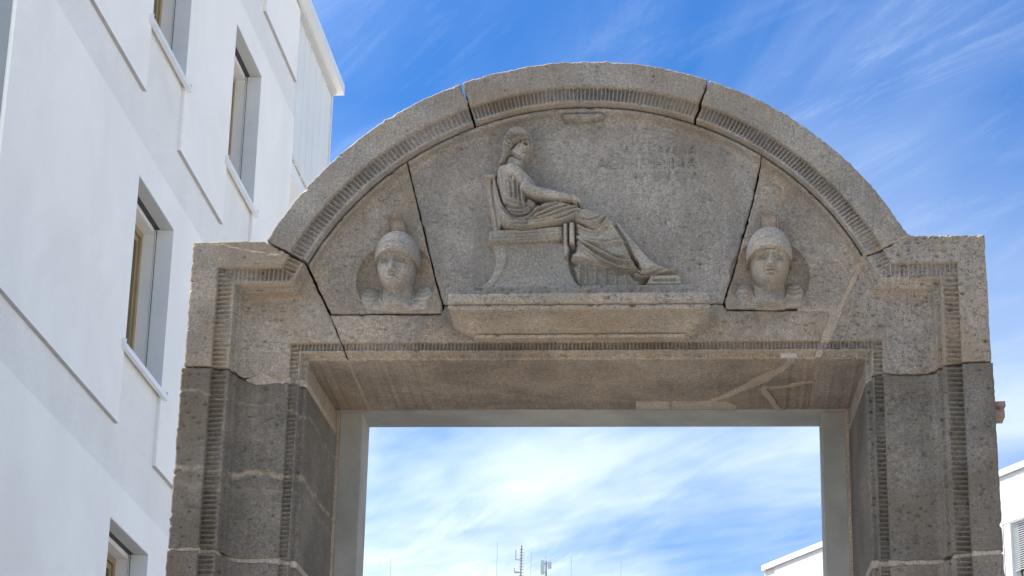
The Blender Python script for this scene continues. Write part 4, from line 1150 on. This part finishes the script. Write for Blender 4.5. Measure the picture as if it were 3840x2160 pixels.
def window(k, j):
    a0, a1, z0, z1 = win_rect(k, j)
    D_ = 0.235
    fw = 0.055
    y0, y1 = -D_-0.07, -D_
    A_, B_, Z0, Z1 = a0+0.021, a1-0.021, z0+0.02, z1-0.052
    # the fixed frame is the window part itself
    ringp = lambda nm, a, b, c, d, w_, p, q, par: plate(nm, [a, a+w_, b-w_, b], [c, c+w_, d-w_, d], [(a+w_, b-w_, c+w_, d-w_)], p, q, M['gold'], par, fp)
    o = ringp('window', A_, B_, Z0, Z1, fw, y0, y1, apt)
    for a, b in ((a1-0.012, a1-0.0005), (a0+0.0005, a0+0.012)):
        fbox('reveal_lining', [(a, b, z0, z1, -D_*0.56, PT)], M['jamb_liner'], o)
    for a, b in ((a1-0.020, a1-0.001), (a0+0.001, a0+0.020)):
        fbox('inner_lining', [(a, b, z0, z1-0.03, -D_-0.10, -D_*0.56-0.006)], M['jamb_liner_in'], o)
    fbox('reveal_head', [(a0+0.013, a1-0.013, z1-0.012, z1-0.001, -0.085, PT)], M['grey_metal'], o)
    fbox('blind_slot', [(a0+0.021, a1-0.021, z1-0.010, z1-0.004, -0.135, -0.086)], M['dark'], o)
    fbox('blind_cover', [(a0+0.021, a1-0.021, z1-0.05, z1-0.004, -D_-0.01, -0.136)], M['jamb_liner_in'], o)
    s = 0.050; A2, B2, Z2, Z3 = A_+fw+0.006, B_-fw-0.006, Z0+fw+0.006, Z1-fw-0.006
    ringp('sash', A2, B2, Z2, Z3, s, y0-0.01, y1-0.018, o)
    fbox('frame_gap', [(A_+0.01, B_-0.01, Z0+0.01, Z1-0.01, y0-0.03, y0-0.02)], M['dark'], o)
    fbox('pane', [(A2+s-0.004, B2-s+0.004, Z2+s-0.004, Z3-s+0.004, y0+0.002, y0+0.012)], M['glass'], o)
    g = [fp(a1-0.045, z1-0.012, -0.110), fp(a1-0.045, z0+0.03, -0.110)]
    link('blind_wire', tube_mesh('blind_wire', g, 0.0035, 6), M['dark'], o)
    # folded metal sill with upturned ends
    sl = [(-D_-0.01, z0+0.022), (0.070, z0-0.004), (0.070, z0-0.048), (0.064, z0-0.048), (0.064, z0-0.012), (-D_-0.01, z0+0.012)]
    me = prism_mesh('sill', sl, lambda p, s: fp(a0-0.075 if s == 0 else a1+0.075, p[1], p[0]) if p[0] > 0.0 else fp(a0+0.001 if s == 0 else a1-0.001, p[1], p[0]))
    bm = bmesh.new(); bm.from_mesh(me); bmesh.ops.recalc_face_normals(bm, faces=bm.faces[:]); bm.to_mesh(me); bm.free()
    link('sill', me, M['white_metal'], o)
    fbox('sill_body', [(a0-0.075, a1+0.075, z0-0.044, z0-0.016, PT+0.002, 0.0635)], M['white_metal'], o)
    fbox('sill_end', [(a0-0.079, a0-0.0755, z0-0.048, z0+0.035, PT+0.001, 0.068)], M['white_metal'], o)
    fbox('sill_end', [(a1+0.0755, a1+0.079, z0-0.048, z0+0.035, PT+0.001, 0.068)], M['white_metal'], o)
    return o
for k, j in WIN: window(k, j)

# ------------------------------------------------------------------ white building behind, on the right
B0 = Vector((2.64, 56.02, 0)); bd = Vector((0.4926, -0.8703, 0)); bn = Vector((-0.8703, -0.4926, 0))
def bp_(t, z, o=0.0): p = B0+bd*t+bn*o; return Vector((p.x, p.y, z))
def bbox(name, boxes, mat, parent, bevel=0.0):
    me = box_mesh(name, [(b[0], b[1], b[4], b[5], b[2], b[3]) for b in boxes], bevel)
    for v in me.vertices: v.co = bp_(v.co.x, v.co.z, v.co.y)
    bm = bmesh.new(); bm.from_mesh(me); bmesh.ops.recalc_face_normals(bm, faces=bm.faces[:]); bm.to_mesh(me); bm.free()
    return link(name, me, mat, parent)
off_ = empty('office_building', bp_(0, 0))
tag(off_, 'white plastered building with grey coping and blinds, far behind the right jamb', 'building')
W0, W1, WZ0, WZ1 = 11.47, 14.2, 14.0, 16.71
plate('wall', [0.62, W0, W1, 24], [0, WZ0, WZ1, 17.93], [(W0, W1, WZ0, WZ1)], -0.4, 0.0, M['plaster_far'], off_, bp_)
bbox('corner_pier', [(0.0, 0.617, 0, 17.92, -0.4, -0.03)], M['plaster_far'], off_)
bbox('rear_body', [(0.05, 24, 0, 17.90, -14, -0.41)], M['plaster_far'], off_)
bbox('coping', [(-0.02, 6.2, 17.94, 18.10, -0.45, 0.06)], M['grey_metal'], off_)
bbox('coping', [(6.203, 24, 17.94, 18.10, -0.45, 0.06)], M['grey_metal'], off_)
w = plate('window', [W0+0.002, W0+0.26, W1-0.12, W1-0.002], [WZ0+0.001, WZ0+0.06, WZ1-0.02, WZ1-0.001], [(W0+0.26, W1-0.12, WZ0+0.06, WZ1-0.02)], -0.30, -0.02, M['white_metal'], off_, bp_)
bbox('pane', [(W0+0.262, W1-0.122, WZ0+0.001, WZ1-0.001, -0.32, -0.28)], M['glass'], w)
nz = 22
sl0 = None
for i in range(nz):
    z = 16.68-i*0.0555
    q = bbox('slat', [(W0+0.27, W1-0.13, z-0.040, z-0.030, -0.13, -0.07)], M['slat'], w)
    for v in q.data.vertices:      # tilt
        oo = (v.co-B0).dot(bn); v.co.z += -(oo+0.10)*0.55
for i in range(14):
    a = W0+0.30+i*0.17
    bbox('mullion', [(a, a+0.045, WZ0+0.002, 15.44, -0.25, -0.20)], M['slat'], w)

# ------------------------------------------------------------------ far tower with aerials on its roof
ROOF = 39.30
tw = empty('tower_block', (-8, 156, 0))
tag(tw, 'distant tower block whose flat roof carries the aerials seen through the opening', 'building')
link('wall', box_mesh('wall', [(-26, 10, 147, 166, 0, ROOF-0.3)]), M['plaster'], tw)
link('roof', box_mesh('roof', [(-26.3, 10.3, 146.7, 166.3, ROOF-0.299, ROOF)]), M['roof'], tw)
Y0 = 149.0
mast = empty('aerial_mast', (-11.52, Y0, ROOF))
tag(mast, 'thin reddish aerial mast with short rungs and side arms seen through the opening', 'aerial mast')
link('pole', tube_mesh('pole', [(-11.53, Y0, ROOF), (-11.51, Y0, 42.40)], 0.05), M['copper'], mast)
for i in range(11):
    z = 42.12-i*0.21
    link('rung', box_mesh('rung', [(-11.64, -11.33, Y0-0.02, Y0+0.02, z-0.018, z+0.018)]), M['copper'], mast)
link('side_arm', tube_mesh('side_arm', [(-11.55, Y0, 41.36), (-11.90, Y0, 41.36), (-11.91, Y0, 42.09)], 0.028), M['copper'], mast)
link('side_arm', tube_mesh('side_arm', [(-11.55, Y0, 40.46), (-11.98, Y0, 40.46), (-11.98, Y0, 40.75)], 0.030), M['galv'], mast)
link('bracket', box_mesh('bracket', [(-11.98, -11.62, Y0-0.05, Y0+0.05, 40.40, 40.50)]), M['galv'], mast)
pm = empty('panel_aerial', (-9.72, Y0, ROOF))
tag(pm, 'pair of pale green panel antennas on a short pole right of the rung mast', 'panel antenna')
link('pole', tube_mesh('pole', [(-9.70, Y0, ROOF), (-9.73, Y0, 41.30)], 0.05), M['galv'], pm)
link('antenna_panel', box_mesh('antenna_panel', [(-10.13, -9.85, Y0-0.12, Y0+0.04, 40.30, 41.32)], 0.02), M['panel'], pm)
link('antenna_panel', box_mesh('antenna_panel', [(-9.62, -9.35, Y0-0.12, Y0+0.04, 40.70, 41.22)], 0.02), M['panel'], pm)
link('bracket', tube_mesh('bracket', [(-9.90, Y0, 41.05), (-9.45, Y0, 41.15)], 0.03), M['galv'], pm)
link('bracket', tube_mesh('bracket', [(-9.50, Y0, 41.20), (-9.46, Y0, 41.34)], 0.03), M['galv'], pm)
link('bracket', tube_mesh('bracket', [(-9.90, Y0, 40.45), (-9.70, Y0, 40.45)], 0.03), M['galv'], pm)
for x, z, lb in ((-20.81, 41.44, 'thin whip aerial standing alone near the left concrete jamb'), (-13.24, 42.67, 'tallest thin whip aerial, just left of the rung mast'),
                 (-10.82, 41.92, 'thin whip aerial between the rung mast and the panel antennas'), (-9.78, 41.68, 'thin whip aerial rising behind the panel antennas'),
                 (-7.97, 41.55, 'first thin whip aerial to the right of the panel antennas'), (-4.46, 41.27, 'short faint whip aerial, second to the right of the panel antennas'),
                 (1.81, 42.21, 'thin whip aerial farthest right in the opening')):
    wa = empty('whip_aerial', (x, Y0, ROOF))
    tag(wa, lb, 'whip aerial', 'whip aerials on the far roof')
    link('rod', tube_mesh('rod', [(x, Y0, ROOF+0.25), (x+0.01, Y0, z)], 0.015, 6), M['galv'], wa)
    link('base', tube_mesh('base', [(x, Y0, ROOF), (x, Y0, ROOF+0.26)], 0.05, 8), M['galv'], wa)
